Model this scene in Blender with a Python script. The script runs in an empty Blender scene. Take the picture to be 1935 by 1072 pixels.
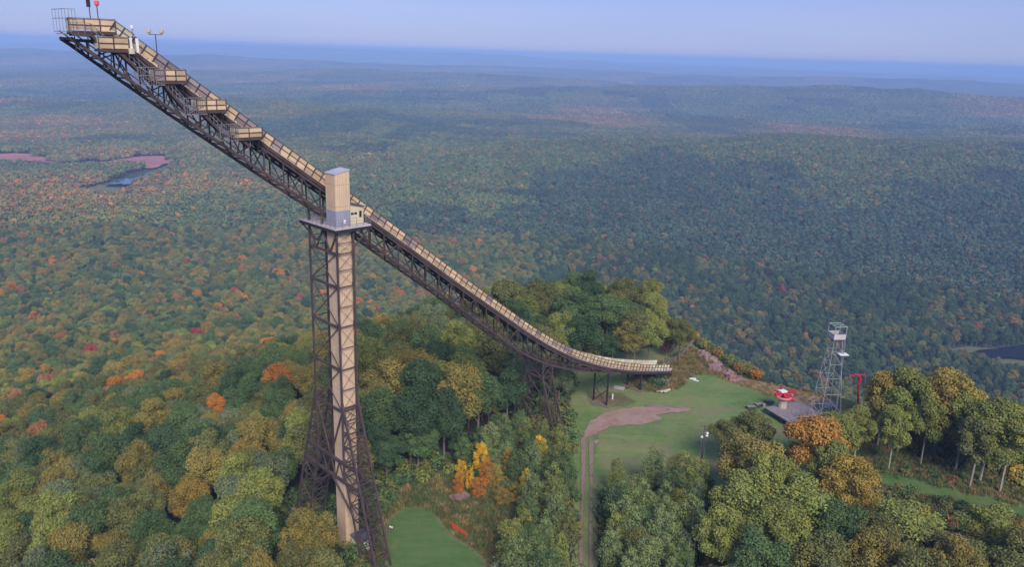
import bpy, math, random
import numpy as np
from mathutils import Vector, Matrix
from mathutils.geometry import delaunay_2d_cdt

# ------------------------------------------------------------------ camera, sky, sun, exposure
SC = bpy.context.scene
COL = SC.collection
FPX, CXP, CYP = 1505.0, 967.5, 536.0
PITCH, ROLL = math.radians(16.2), math.radians(1.8)
_f = np.array([0, math.cos(PITCH), -math.sin(PITCH)])
_r = np.array([1.0, 0, 0]); _u = np.cross(_r, _f)
CR = _r*math.cos(ROLL)+_u*math.sin(ROLL); CU = -_r*math.sin(ROLL)+_u*math.cos(ROLL); CF = _f
cam = bpy.data.cameras.new('camera'); camo = bpy.data.objects.new('camera', cam); COL.objects.link(camo)
cam.sensor_width = 36; cam.lens = FPX/1935*36; cam.clip_start = 1; cam.clip_end = 200000
camo.matrix_world = Matrix(((CR[0], CU[0], -CF[0], 0), (CR[1], CU[1], -CF[1], 0), (CR[2], CU[2], -CF[2], 0), (0, 0, 0, 1)))
SC.camera = camo

SUN_AZ, SUN_EL = 166.0, 24.0            # compass-like: degrees clockwise from +Y
world = bpy.data.worlds.new('World'); SC.world = world; world.use_nodes = True
wn = world.node_tree.nodes; wl = world.node_tree.links; wn.clear()
sky = wn.new('ShaderNodeTexSky'); sky.sky_type = 'NISHITA'; sky.sun_disc = False
sky.sun_elevation = math.radians(SUN_EL); sky.sun_rotation = math.radians(SUN_AZ)
sky.air_density = 1.0; sky.dust_density = 0.3; sky.ozone_density = 4.0; sky.altitude = 400
bg = wn.new('ShaderNodeBackground'); bg.inputs[1].default_value = 0.055
wo = wn.new('ShaderNodeOutputWorld')
tint = wn.new('ShaderNodeMix'); tint.data_type = 'RGBA'; tint.blend_type = 'MULTIPLY'; tint.inputs[0].default_value = 1; tint.inputs[7].default_value = (0.60, 0.60, 0.88, 1)
wl.new(sky.outputs[0], tint.inputs[6]); 
veil = wn.new('ShaderNodeMix'); veil.data_type = 'RGBA'; veil.inputs[0].default_value = 0.6; veil.inputs[7].default_value = (2.15, 2.65, 5.1, 1)   # even evening cloud veil

wtc = wn.new('ShaderNodeTexCoord'); wmp = wn.new('ShaderNodeMapping'); wmp.inputs['Scale'].default_value = (1.2, 1.2, 9.0); wl.new(wtc.outputs['Generated'], wmp.inputs[0])
wno = wn.new('ShaderNodeTexNoise'); wno.inputs['Scale'].default_value = 1.6; wno.inputs['Detail'].default_value = 5; wl.new(wmp.outputs[0], wno.inputs['Vector'])
wrp = wn.new('ShaderNodeValToRGB'); wrp.color_ramp.elements[0].position = .35; wrp.color_ramp.elements[0].color = (.36, .46, .93, 1); wrp.color_ramp.elements[1].position = .68; wrp.color_ramp.elements[1].color = (.47, .53, .96, 1); wl.new(wno.outputs[0], wrp.inputs[0])
wsc = wn.new('ShaderNodeVectorMath'); wsc.operation = 'SCALE'; wsc.inputs['Scale'].default_value = 5.2; wl.new(wrp.outputs[0], wsc.inputs[0]); wl.new(wsc.outputs[0], veil.inputs[7])
wl.new(tint.outputs[2], veil.inputs[6]); wl.new(veil.outputs[2], bg.inputs[0]); wl.new(bg.outputs[0], wo.inputs[0])
sun = bpy.data.lights.new('sun', 'SUN'); sun.energy = 1.5; sun.angle = math.radians(25); sun.color = (1.0, 0.90, 0.80)
suno = bpy.data.objects.new('sun', sun); COL.objects.link(suno)
_a, _e = math.radians(SUN_AZ), math.radians(38)
suno.rotation_euler = Vector((-math.sin(_a)*math.cos(_e), -math.cos(_a)*math.cos(_e), -math.sin(_e))).to_track_quat('-Z', 'Y').to_euler()
vs = SC.view_settings; vs.view_transform = 'Standard'; vs.look = 'None'; vs.gamma = 1; vs.exposure = 1.45
SC.cycles.max_bounces = 6; SC.cycles.diffuse_bounces = 3; SC.cycles.volume_bounces = 2
SC.cycles.use_denoising = True
SC.cycles.sample_clamp_indirect = 5

# ------------------------------------------------------------------ materials
def nodemat(name, rough=0.9):
    m = bpy.data.materials.new(name); m.use_nodes = True
    b = m.node_tree.nodes['Principled BSDF']; b.inputs['Roughness'].default_value = rough
    b.inputs['Specular IOR Level'].default_value = 0.25
    return m, m.node_tree.nodes, m.node_tree.links, b
def ramp(N, stops, interp='LINEAR'):
    r = N.new('ShaderNodeValToRGB'); r.color_ramp.interpolation = interp
    e = r.color_ramp.elements
    while len(e) < len(stops): e.new(0.5)
    for i, (p, c) in enumerate(stops): e[i].position = p; e[i].color = (*c, 1)
    return r
def noise(N, L, scale, detail=4, coord=None, rough=0.55):
    n = N.new('ShaderNodeTexNoise'); n.inputs['Scale'].default_value = scale; n.inputs['Detail'].default_value = detail
    n.inputs['Roughness'].default_value = rough
    if coord is not None: L.new(coord, n.inputs['Vector'])
    return n
def ground_mat(name, cols, s1, s2, bump=0.3, rough=0.95, patches=None, edge=None):
    """two noises on world position blended through a colour ramp"""
    m, N, L, b = nodemat(name, rough)
    g = N.new('ShaderNodeNewGeometry')
    n1 = noise(N, L, s1, 6, g.outputs['Position']); n2 = noise(N, L, s2, 5, g.outputs['Position'], 0.7)
    mx = N.new('ShaderNodeMath'); mx.operation = 'MULTIPLY_ADD'; mx.inputs[1].default_value = 0.45
    L.new(n2.outputs[0], mx.inputs[0])
    m2 = N.new('ShaderNodeMath'); m2.operation = 'MULTIPLY'; m2.inputs[1].default_value = 0.62
    L.new(n1.outputs[0], m2.inputs[0]); L.new(m2.outputs[0], mx.inputs[2])
    k = len(cols); r = ramp(N, [(0.32+0.42*i/(k-1), c) for i, c in enumerate(cols)])
    L.new(mx.outputs[0], r.inputs[0]); out = r.outputs[0]
    if name.endswith('lawn'):
        mp = N.new('ShaderNodeMapping'); mp.inputs['Rotation'].default_value = (0, 0, 0.5); mp.inputs['Scale'].default_value = (0.09, 0.7, 1); L.new(g.outputs['Position'], mp.inputs[0])
        n5 = noise(N, L, 0.9, 4, mp.outputs[0], 0.6); n5.inputs['Distortion'].default_value = 1.5; s5 = N.new('ShaderNodeMapRange'); s5.inputs[1].default_value = .35; s5.inputs[2].default_value = .65; s5.inputs[3].default_value = .93; s5.inputs[4].default_value = 1.09
        L.new(n5.outputs[0], s5.inputs[0]); v5 = N.new('ShaderNodeVectorMath'); v5.operation = 'SCALE'; L.new(out, v5.inputs[0]); L.new(s5.outputs[0], v5.inputs['Scale']); out = v5.outputs[0]
    if patches:
        c, sc, th, soft = patches
        n3 = noise(N, L, sc, 5, g.outputs['Position'], 0.65)
        mr = N.new('ShaderNodeMapRange'); mr.inputs[1].default_value = th; mr.inputs[2].default_value = th+soft
        L.new(n3.outputs[0], mr.inputs[0])
        mm = N.new('ShaderNodeMix'); mm.data_type = 'RGBA'; mm.inputs[7].default_value = (*c, 1)
        L.new(mr.outputs[0], mm.inputs[0]); L.new(out, mm.inputs[6]); out = mm.outputs[2]
    if edge:      # worn margin: the cover thins out into the neighbouring grass
        (ec0, ec1), wd = edge
        ea = N.new('ShaderNodeAttribute'); ea.attribute_type = 'GEOMETRY'; ea.attribute_name = 'inset'
        n4 = noise(N, L, 0.9, 6, g.outputs['Position'], 0.75)
        sm = N.new('ShaderNodeMath'); sm.operation = 'MULTIPLY_ADD'; sm.inputs[1].default_value = -2.6*wd; sm.inputs[2].default_value = 1.3*wd
        L.new(n4.outputs[0], sm.inputs[0]); ad = N.new('ShaderNodeMath'); L.new(ea.outputs['Fac'], ad.inputs[0]); L.new(sm.outputs[0], ad.inputs[1])
        er = N.new('ShaderNodeMapRange'); er.inputs[1].default_value = 0.05*wd; er.inputs[2].default_value = 0.9*wd; L.new(ad.outputs[0], er.inputs[0])
        eg = ramp(N, [(0.35, ec0), (0.65, ec1)]); L.new(n2.outputs[0], eg.inputs[0])
        em = N.new('ShaderNodeMix'); em.data_type = 'RGBA'; L.new(er.outputs[0], em.inputs[0]); L.new(eg.outputs[0], em.inputs[6]); L.new(out, em.inputs[7]); out = em.outputs[2]
    L.new(out, b.inputs['Base Color'])
    if bump:
        bp = N.new('ShaderNodeBump'); bp.inputs['Strength'].default_value = bump; bp.inputs['Distance'].default_value = 0.3
        L.new(n2.outputs[0], bp.inputs['Height']); L.new(bp.outputs[0], b.inputs['Normal'])
    return m
def plain(name, col, rough=0.7, var=0.25, scale=0.8, metal=0.0, spec=0.25):
    """a paint or metal with weathering noise in object space"""
    m, N, L, b = nodemat(name, rough); b.inputs['Metallic'].default_value = metal
    b.inputs['Specular IOR Level'].default_value = spec
    t = N.new('ShaderNodeTexCoord'); n = noise(N, L, scale, 6, t.outputs['Object'], 0.7)
    lo = tuple(c*(1-var) for c in col); hi = tuple(min(1, c*(1+var)) for c in col)
    r = ramp(N, [(0.3, lo), (0.7, hi)]); L.new(n.outputs[0], r.inputs[0]); L.new(r.outputs[0], b.inputs['Base Color'])
    return m
def foliage_mat(name, mode):
    """colour comes from the tree (object colour or instance tint), varied leaf by leaf"""
    m, N, L, b = nodemat(name, 0.75); b.inputs['Specular IOR Level'].default_value = 0.15
    if mode == 'object':
        src = N.new('ShaderNodeObjectInfo').outputs['Color']
    else:
        a = N.new('ShaderNodeAttribute'); a.attribute_type = 'INSTANCER'; a.attribute_name = 'tint'; src = a.outputs['Color']
    v = N.new('ShaderNodeAttribute'); v.attribute_type = 'GEOMETRY'; v.attribute_name = 'v'
    mr = N.new('ShaderNodeMapRange'); mr.inputs[3].default_value = 0.74; mr.inputs[4].default_value = 1.36
    L.new(v.outputs['Fac'], mr.inputs[0])
    mul = N.new('ShaderNodeVectorMath'); mul.operation = 'SCALE'
    L.new(src, mul.inputs[0]); L.new(mr.outputs[0], mul.inputs['Scale'])
    # second attribute shifts whole lobes towards yellow
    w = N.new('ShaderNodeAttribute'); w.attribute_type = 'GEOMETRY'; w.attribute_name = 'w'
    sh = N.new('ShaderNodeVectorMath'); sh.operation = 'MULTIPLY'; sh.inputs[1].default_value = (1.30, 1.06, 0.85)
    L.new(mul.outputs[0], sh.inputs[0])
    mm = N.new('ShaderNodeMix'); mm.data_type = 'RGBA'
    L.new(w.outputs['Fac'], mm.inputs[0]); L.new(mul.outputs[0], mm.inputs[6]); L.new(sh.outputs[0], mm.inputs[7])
    hot = N.new('ShaderNodeMath'); hot.operation = 'GREATER_THAN'; hot.inputs[1].default_value = 1.5; L.new(w.outputs['Fac'], hot.inputs[0])   # the few turned crowns
    hc = N.new('ShaderNodeVectorMath'); hc.operation = 'MULTIPLY'; hc.inputs[1].default_value = (2.3, 1.05, 0.75); L.new(mul.outputs[0], hc.inputs[0])
    m4 = N.new('ShaderNodeMix'); m4.data_type = 'RGBA'; L.new(hot.outputs[0], m4.inputs[0]); L.new(mm.outputs[2], m4.inputs[6]); L.new(hc.outputs[0], m4.inputs[7])
    L.new(m4.outputs[2], b.inputs['Base Color'])
    return m
def panel_mat(name, col, stripe=None):
    m, N, L, b = nodemat(name, 0.6)
    t = N.new('ShaderNodeTexCoord'); n = noise(N, L, 0.9, 5, t.outputs['Object'], 0.7)
    a = N.new('ShaderNodeAttribute'); a.attribute_type = 'GEOMETRY'; a.attribute_name = 'v'
    ad = N.new('ShaderNodeMath'); ad.operation = 'MULTIPLY_ADD'; ad.inputs[1].default_value = 0.5
    L.new(n.outputs[0], ad.inputs[0]); h = N.new('ShaderNodeMath'); h.operation = 'MULTIPLY'; h.inputs[1].default_value = 0.5
    L.new(a.outputs['Fac'], h.inputs[0]); L.new(h.outputs[0], ad.inputs[2])
    r = ramp(N, [(0.2, tuple(c*0.62 for c in col)), (0.8, tuple(min(1, c*1.25) for c in col))])
    L.new(ad.outputs[0], r.inputs[0]); L.new(r.outputs[0], b.inputs['Base Color'])
    return m
def siding_mat(name, col, pitch=0.3, axis='n'):
    """ribbed metal siding: narrow vertical grooves plus light staining"""
    m, N, L, b = nodemat(name, 0.55)
    t = N.new('ShaderNodeNewGeometry'); sp = N.new('ShaderNodeSeparateXYZ'); L.new(t.outputs['Position'], sp.inputs[0])
    ad = N.new('ShaderNodeMath'); ad.operation = 'ADD'
    # coordinate along the wall: s + n both rotate with the tower, so x*sqrt2 covers both faces
    L.new(sp.outputs['X'], ad.inputs[0]); ad.inputs[1].default_value = 0
    w = N.new('ShaderNodeMath'); w.operation = 'MULTIPLY'; w.inputs[1].default_value = 1.4142/pitch; L.new(ad.outputs[0], w.inputs[0])
    fr = N.new('ShaderNodeMath'); fr.operation = 'FRACT'; L.new(w.outputs[0], fr.inputs[0])
    pg = N.new('ShaderNodeMapRange'); pg.inputs[1].default_value = 0.0; pg.inputs[2].default_value = 0.22; L.new(fr.outputs[0], pg.inputs[0])
    n = noise(N, L, 0.35, 6, t.outputs['Position'], 0.65)
    r = ramp(N, [(0.3, tuple(c*0.82 for c in col)), (0.7, tuple(c*1.1 for c in col))]); L.new(n.outputs[0], r.inputs[0])
    mm = N.new('ShaderNodeMix'); mm.data_type = 'RGBA'; mm.inputs[6].default_value = (*[c*0.62 for c in col], 1)
    L.new(pg.outputs[0], mm.inputs[0]); L.new(r.outputs[0], mm.inputs[7])
    mp = N.new('ShaderNodeMapping'); mp.inputs['Scale'].default_value = (2.2, 2.2, 0.06); L.new(t.outputs['Position'], mp.inputs[0])   # long rust and dirt runs
    ns = noise(N, L, 1.0, 6, mp.outputs[0], 0.7); sr = N.new('ShaderNodeMapRange'); sr.inputs[1].default_value = 0.52; sr.inputs[2].default_value = 0.75; sr.inputs[4].default_value = 0.45; L.new(ns.outputs[0], sr.inputs[0])
    sz = N.new('ShaderNodeMath'); sz.operation = 'MULTIPLY'; sz.inputs[1].default_value = 1/3.05; L.new(sp.outputs['Z'], sz.inputs[0]); sf = N.new('ShaderNodeMath'); sf.operation = 'FRACT'; L.new(sz.outputs[0], sf.inputs[0])
    sl = N.new('ShaderNodeMath'); sl.operation = 'LESS_THAN'; sl.inputs[1].default_value = 0.018; L.new(sf.outputs[0], sl.inputs[0]); sx = N.new('ShaderNodeMath'); sx.operation = 'MAXIMUM'; L.new(sr.outputs[0], sx.inputs[0]); L.new(sl.outputs[0], sx.inputs[1])
    m3 = N.new('ShaderNodeMix'); m3.data_type = 'RGBA'; m3.inputs[7].default_value = (*[c*0.55 for c in col], 1)
    L.new(sx.outputs[0], m3.inputs[0]); L.new(mm.outputs[2], m3.inputs[6]); L.new(m3.outputs[2], b.inputs['Base Color'])
    bp = N.new('ShaderNodeBump'); bp.inputs['Strength'].default_value = 0.5; bp.inputs['Distance'].default_value = 0.03
    L.new(pg.outputs[0], bp.inputs['Height']); L.new(bp.outputs[0], b.inputs['Normal'])
    return m

M = dict(
    steel=plain('weathering_steel', (0.078, 0.056, 0.054), 0.8, 0.3, 0.5),
    steel_dark=plain('dark_steel', (0.032, 0.026, 0.03), 0.8, 0.3, 0.5),
    steel_pale=plain('galvanised_steel', (0.36, 0.37, 0.38), 0.6, 0.15, 0.8, 0.0),
    mesh_grey=plain('grey_rail', (0.20, 0.19, 0.21), 0.6, 0.25, 0.8),
    beige=panel_mat('beige_panel', (0.62, 0.45, 0.28)),
    grey_panel=panel_mat('weathered_panel', (0.30, 0.24, 0.24)),
    cream=panel_mat('cream_panel', (0.62, 0.57, 0.44)),
    siding=siding_mat('tan_siding', (0.68, 0.50, 0.335)),
    band=siding_mat('grey_siding', (0.33, 0.33, 0.42)),
    cream_wall=plain('cream_wall', (0.60, 0.53, 0.36), 0.7, 0.1, 0.6),
    roof_grey=plain('grey_roof', (0.42, 0.42, 0.50), 0.5, 0.12, 0.6),
    roof_dark=plain('dark_roof', (0.10, 0.10, 0.13), 0.7, 0.25, 0.8),
    slab=plain('platform_slab', (0.50, 0.46, 0.46), 0.7, 0.12, 0.7),
    glass=plain('dark_glass', (0.02, 0.025, 0.03), 0.15, 0.1, 1.0, 0, 0.6),
    white=plain('white_paint', (0.75, 0.75, 0.77), 0.6, 0.08, 1.0),
    concrete=plain('concrete', (0.42, 0.37, 0.33), 0.9, 0.2, 1.2),
    earth=plain('stained_concrete', (0.20, 0.145, 0.115), 0.95, 0.35, 1.5),
    pale_green=plain('pale_green_paint', (0.52, 0.55, 0.38), 0.7, 0.1, 0.8),
    navy=plain('navy_paint', (0.02, 0.03, 0.09), 0.5, 0.2, 1.0),
    wood_deck=plain('grey_wood', (0.24, 0.21, 0.22), 0.85, 0.3, 2.0),
    wood_dark=plain('dark_wood', (0.06, 0.055, 0.055), 0.8, 0.3, 2.0),
    red=plain('red_paint', (0.42, 0.03, 0.045), 0.5, 0.25, 1.5),
    pink=plain('faded_red_paint', (0.62, 0.20, 0.24), 0.6, 0.2, 1.5),
    green_paint=plain('green_paint', (0.03, 0.20, 0.13), 0.6, 0.2, 1.2),
    orange_net=plain('orange_netting', (0.65, 0.12, 0.04), 0.7, 0.2, 2.0),
    pole_wood=plain('pole_wood', (0.13, 0.10, 0.09), 0.9, 0.3, 1.0),
    wire=plain('wire', (0.22, 0.24, 0.24), 0.5, 0.1, 1.0),
    bark=plain('bark', (0.17, 0.14, 0.12), 0.95, 0.35, 1.5),
    bark_mid=plain('grey_bark', (0.27, 0.25, 0.22), 0.9, 0.3, 2.0),
    bark_pale=plain('pale_bark', (0.32, 0.29, 0.25), 0.9, 0.3, 2.0),
    lamp_red=plain('red_lamp', (0.8, 0.12, 0.15), 0.4, 0.1, 1.0),
    lamp_glass=plain('lamp_housing', (0.60, 0.50, 0.42), 0.4, 0.1, 1.0),
    water=plain('water', (0.03, 0.05, 0.08), 0.06, 0.2, 0.02, 0, 0.6),
    water_dark=plain('dark_water', (0.004, 0.006, 0.014), 0.5, 0.3, 0.05, 0, 0.05),  # reflection of the trees painted in as a near-black base colour, specular kept low
    leaf_obj=foliage_mat('foliage_tree', 'object'),
    leaf_inst=foliage_mat('foliage_wood', 'instance'),
    rock=ground_mat('pink_rock', [(0.12, 0.075, 0.075), (0.30, 0.19, 0.18), (0.40, 0.28, 0.26)], 0.25, 1.2, 0.9),
    forest_floor=ground_mat('forest_floor', [(0.026, 0.036, 0.018), (0.048, 0.058, 0.024), (0.07, 0.065, 0.032)], 0.02, 0.5, 0.6),
    lawn=ground_mat('mown_lawn', [(0.075, 0.145, 0.040), (0.115, 0.20, 0.056), (0.18, 0.225, 0.08), (0.25, 0.225, 0.12)], 0.07, 0.9, 0.3,
                    patches=((0.22, 0.19, 0.11), 0.085, 0.52, 0.16)),
    lawn_deep=ground_mat('deep_lawn', [(0.06, 0.12, 0.033), (0.09, 0.165, 0.045), (0.13, 0.175, 0.055)], 0.12, 0.9, 0.3,
                         patches=((0.18, 0.175, 0.075), 0.16, 0.58, 0.12), edge=(((0.13, 0.15, 0.055), (0.18, 0.17, 0.08)), 0.9)),
    meadow=ground_mat('rough_meadow', [(0.06, 0.075, 0.028), (0.12, 0.11, 0.045), (0.20, 0.155, 0.075), (0.25, 0.17, 0.10)], 0.08, 1.1, 0.6, edge=(((0.085, 0.165, 0.05), (0.15, 0.19, 0.075)), 1.3),
                      patches=((0.055, 0.085, 0.03), 0.10, 0.56, 0.1)),
    meadow_green=ground_mat('green_meadow', [(0.07, 0.105, 0.035), (0.12, 0.14, 0.05), (0.17, 0.155, 0.075)], 0.12, 1.1, 0.6, patches=((0.22, 0.16, 0.09), 0.12, 0.56, 0.12)),
    dry_grass=ground_mat('dry_grass', [(0.24, 0.18, 0.09), (0.34, 0.25, 0.14), (0.40, 0.30, 0.18)], 0.15, 1.5, 0.5, edge=(((0.085, 0.165, 0.05), (0.15, 0.19, 0.075)), 0.9)),
    dirt=ground_mat('pink_gravel', [(0.22, 0.145, 0.11), (0.32, 0.20, 0.155), (0.37, 0.26, 0.22), (0.17, 0.17, 0.085)], 0.22, 2.2, 0.5, patches=((0.16, 0.17, 0.07), 0.35, 0.62, 0.1), edge=(((0.085, 0.165, 0.05), (0.15, 0.19, 0.075)), 0.45)),
    rut=ground_mat('bare_rut', [(0.20, 0.13, 0.10), (0.29, 0.20, 0.165), (0.18, 0.16, 0.09)], 0.5, 2.5, 0.5, edge=(((0.085, 0.165, 0.05), (0.15, 0.19, 0.075)), 0.16)),
    brush_floor=ground_mat('mauve_scrub', [(0.07, 0.05, 0.045), (0.12, 0.085, 0.07), (0.10, 0.10, 0.05)], 0.12, 1.2, 0.7),
    red_field=ground_mat('red_field', [(0.20, 0.13, 0.07), (0.40, 0.16, 0.13), (0.46, 0.24, 0.18)], 0.01, 0.05, 0.2),
    marsh=ground_mat('marsh', [(0.10, 0.12, 0.05), (0.20, 0.19, 0.09)], 0.01, 0.08, 0.2),
)

# ------------------------------------------------------------------ terrain function
D45 = math.sqrt(0.5)
def S(s, n, z): return ((s+n)*D45, (s-n)*D45, z)          # along the inrun, across it, height
PLAT = [(-20, 84), (-26, 120), (-24, 165), (-2, 203), (20, 220), (42, 214), (50, 200), (54, 187), (62, 176), (76, 167), (86, 156), (91, 140), (84, 118), (62, 95), (20, 70)]
def poly_sd(x, y, P):
    """signed distance to a polygon, negative inside"""
    x = np.asarray(x, float); y = np.asarray(y, float)
    d = np.full(x.shape, 1e18); ins = np.zeros(x.shape, bool)
    n = len(P)
    for i in range(n):
        ax, ay = P[i]; bx, by = P[(i+1) % n]
        ex, ey = bx-ax, by-ay; wx, wy = x-ax, y-ay
        t = np.clip((wx*ex+wy*ey)/(ex*ex+ey*ey+1e-12), 0, 1)
        d = np.minimum(d, (wx-ex*t)**2+(wy-ey*t)**2)
        c = ((ay > y) != (by > y)) & (x < (bx-ax)*(y-ay)/((by-ay)+1e-12)+ax)
        ins ^= c
    d = np.sqrt(d); return np.where(ins, -d, d)
_rn = np.random.RandomState(5)
_W = [(_rn.uniform(0, 2*math.pi), _rn.uniform(0, 2*math.pi)) for _ in range(40)]
def waves(x, y, scale, i0, n=6):
    v = 0
    for i in range(n):
        a, p = _W[(i0+i) % 40]; k = 2*math.pi/(scale*(0.6+0.25*i))
        v = v+np.sin((x*math.cos(a)+y*math.sin(a))*k+p)
    return v/n
HILLS = [  # x, y, sx, sy, angle, height
    (1900, 4100, 1700, 430, -4, 96), (-700, 5600, 1500, 420, 5, 78),
    (-3900, 7800, 1900, 600, 0, 112), (-5200, 15500, 4200, 1500, -10, 190), (-1000, 17500, 3500, 1300, -6, 140),
    (1030, 12500, 420, 500, 0, 105), (-250, 14500, 700, 700, 0, 70), (3400, 7600, 2200, 450, 0, 90), (5200, 13500, 3000, 700, 5, 75), (4500, 21000, 5000, 1200, 0, 70),
    (300, 9000, 1500, 700, 8, 70), (1000, 1750, 1000, 330, 8, 62), (-900, 2600, 900, 260, -10, 34), (1900, 2700, 900, 300, -5, 40)]
def height(x, y):
    x = np.asarray(x, float); y = np.asarray(y, float)
    s = (x+y)*D45
    top = -73.8-0.03*np.clip(132-s, 0, 90)
    d = poly_sd(x, y, PLAT)+waves(x, y, 60, 3)*5
    d = np.where(d > 0, np.sqrt(d*d+36)-6, 0)
    th = np.arctan2(y-150, x-30); c, sn = np.cos(th), np.sin(th)
    rate = 0.50*np.clip(c, 0, 1)**2+0.34*np.clip(-c, 0, 1)**2+0.62*np.clip(sn, 0, 1)**2+0.28*np.clip(-sn, 0, 1)**2+0.9*np.clip(np.cos(th-math.radians(42)), 0, 1)**4
    q = np.exp(-rate*d/164)
    base = -238+waves(x, y, 700, 8)*14+waves(x, y, 2400, 17)*24+waves(x, y, 260, 26)*6
    r = np.hypot(x, y)
    for hx, hy, sx, sy, an, hh in HILLS:
        ca, sa = math.cos(math.radians(an)), math.sin(math.radians(an))
        u = ((x-hx)*ca+(y-hy)*sa)/sx; v = (-(x-hx)*sa+(y-hy)*ca)/sy
        base = base+hh*np.exp(-0.5*(u*u+v*v))*(1+0.15*waves(x, y, 1600, 30))
    base = np.where(base > -60, -60+42*np.tanh((base+60)/42), base)
    return base+(top-base)*q+waves(x, y, 45, 12)*1.0*np.clip(d/20, 0, 1)*np.clip(q*3, 0, 1)
def H(x, y): return float(height(np.array([x]), np.array([y]))[0])
def RAY(u, v): return CR*(u-CXP)/FPX-CU*(v-CYP)/FPX+CF
def G(u, v, up=0.0):
    """first point where the line of sight through a photo position meets the ground (or a surface `up` above it)"""
    r = RAY(u, v); t = np.concatenate([np.arange(60, 400, 0.25), np.arange(400, 4000, 4)])
    P = r[None, :]*t[:, None]; h = height(P[:, 0], P[:, 1])+up
    i = int(np.argmax(P[:, 2] < h)); return float(P[i, 0]), float(P[i, 1])
def PX(x, y, z):
    P = np.array([x, y, z]); d = P@CF
    return CXP+FPX*(P@CR)/d, CYP-FPX*(P@CU)/d
def GP(*uv): return [G(u, v) for u, v in uv]

# ------------------------------------------------------------------ building helpers
class MB:
    def __init__(self): self.V = []; self.F = []; self.mi = []; self.v = []
    def add(self, V, F, mi=0, v=0.5):
        o = len(self.V); self.V += [tuple(p) for p in V]
        for f in F: self.F.append(tuple(i+o for i in f)); self.mi.append(mi); self.v.append(v)
    def bar(self, p, q, w=0.2, h=None, up=(0, 0, 1), mi=0, v=0.5):
        h = w if h is None else h
        p, q = Vector(p), Vector(q); a = (q-p)
        if a.length < 1e-6: return
        a.normalize(); u = Vector(up)
        if abs(a.dot(u)) > 0.97: u = Vector((D45, D45, 0))
        x = a.cross(u).normalized(); y = x.cross(a).normalized()
        x *= w/2; y *= h/2
        V = [p-x-y, p+x-y, p+x+y, p-x+y, q-x-y, q+x-y, q+x+y, q-x+y]
        self.add(V, [(0, 3, 2, 1), (4, 5, 6, 7), (0, 1, 5, 4), (1, 2, 6, 5), (2, 3, 7, 6), (3, 0, 4, 7)], mi, v)
    def prism(self, P, z0, z1, mi=0, v=0.5):
        """vertical prism from a ground outline; z1 may be a list (one height per corner)"""
        n = len(P); z1 = z1 if isinstance(z1, (list, tuple)) else [z1]*n; z0 = z0 if isinstance(z0, (list, tuple)) else [z0]*n
        ar = sum(P[i][0]*P[(i+1) % n][1]-P[(i+1) % n][0]*P[i][1] for i in range(n))
        if ar < 0: P = P[::-1]; z1 = z1[::-1]; z0 = z0[::-1]
        V = [(P[i][0], P[i][1], z0[i]) for i in range(n)]+[(P[i][0], P[i][1], z1[i]) for i in range(n)]
        self.add(V, [tuple(range(n))[::-1], tuple(range(n, 2*n))]+[(i, (i+1) % n, n+(i+1) % n, n+i) for i in range(n)], mi, v)
    def sbox(self, s0, s1, n0, n1, z0, z1, mi=0, v=0.5):
        """box in inrun coordinates"""
        P = [S(s0, n0, 0)[:2], S(s1, n0, 0)[:2], S(s1, n1, 0)[:2], S(s0, n1, 0)[:2]]
        self.prism(P, z0, z1, mi, v)
    def tube(self, pts, r, n=6, mi=0, v=0.5, cap=True):
        pts = [Vector(p) for p in pts]; rs = r if isinstance(r, (list, tuple)) else [r]*len(pts)
        V = []; F = []
        for i, p in enumerate(pts):
            a = (pts[min(i+1, len(pts)-1)]-pts[max(i-1, 0)]).normalized()
            u = Vector((0, 0, 1)) if abs(a.z) < 0.95 else Vector((1, 0, 0))
            x = a.cross(u).normalized(); y = x.cross(a)
            for k in range(n):
                t = 2*math.pi*k/n; V.append(p+(x*math.cos(t)+y*math.sin(t))*rs[i])
        for i in range(len(pts)-1):
            for k in range(n):
                F.append((i*n+k, (i+1)*n+k, (i+1)*n+(k+1) % n, i*n+(k+1) % n))
        if cap: F += [tuple(range(n)), tuple(range((len(pts)-1)*n, len(pts)*n))[::-1]]
        self.add(V, F, mi, v)
    def build(self, name, mats, parent=None, off=None):
        me = bpy.data.meshes.new(name)
        V = self.V if off is None else [(x-off[0], y-off[1], z-off[2]) for x, y, z in self.V]
        me.from_pydata(V, [], self.F); mats = mats if isinstance(mats, (list, tuple)) else [mats]
        for m in mats: me.materials.append(M[m] if isinstance(m, str) else m)
        me.polygons.foreach_set('material_index', self.mi)
        at = me.attributes.new('v', 'FLOAT', 'FACE'); at.data.foreach_set('value', self.v)
        me.update(); o = bpy.data.objects.new(name, me); COL.objects.link(o)
        if parent is not None:
            o.parent = parent
            if parent.type == 'EMPTY' and off is None:
                o.matrix_parent_inverse = Matrix.Translation(-Vector(parent.location))
        if off is not None and parent is None: o.location = off
        return o
def tag(o, label=None, cat=None, group=None, kind=None):
    if label: o['label'] = label
    if cat: o['category'] = cat
    if group: o['group'] = group
    if kind: o['kind'] = kind
    return o
def thing(name, label, cat, loc, group=None):
    o = bpy.data.objects.new(name, None); COL.objects.link(o); o.location = loc; o.empty_display_size = 0.5
    return tag(o, label, cat, group)
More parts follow.
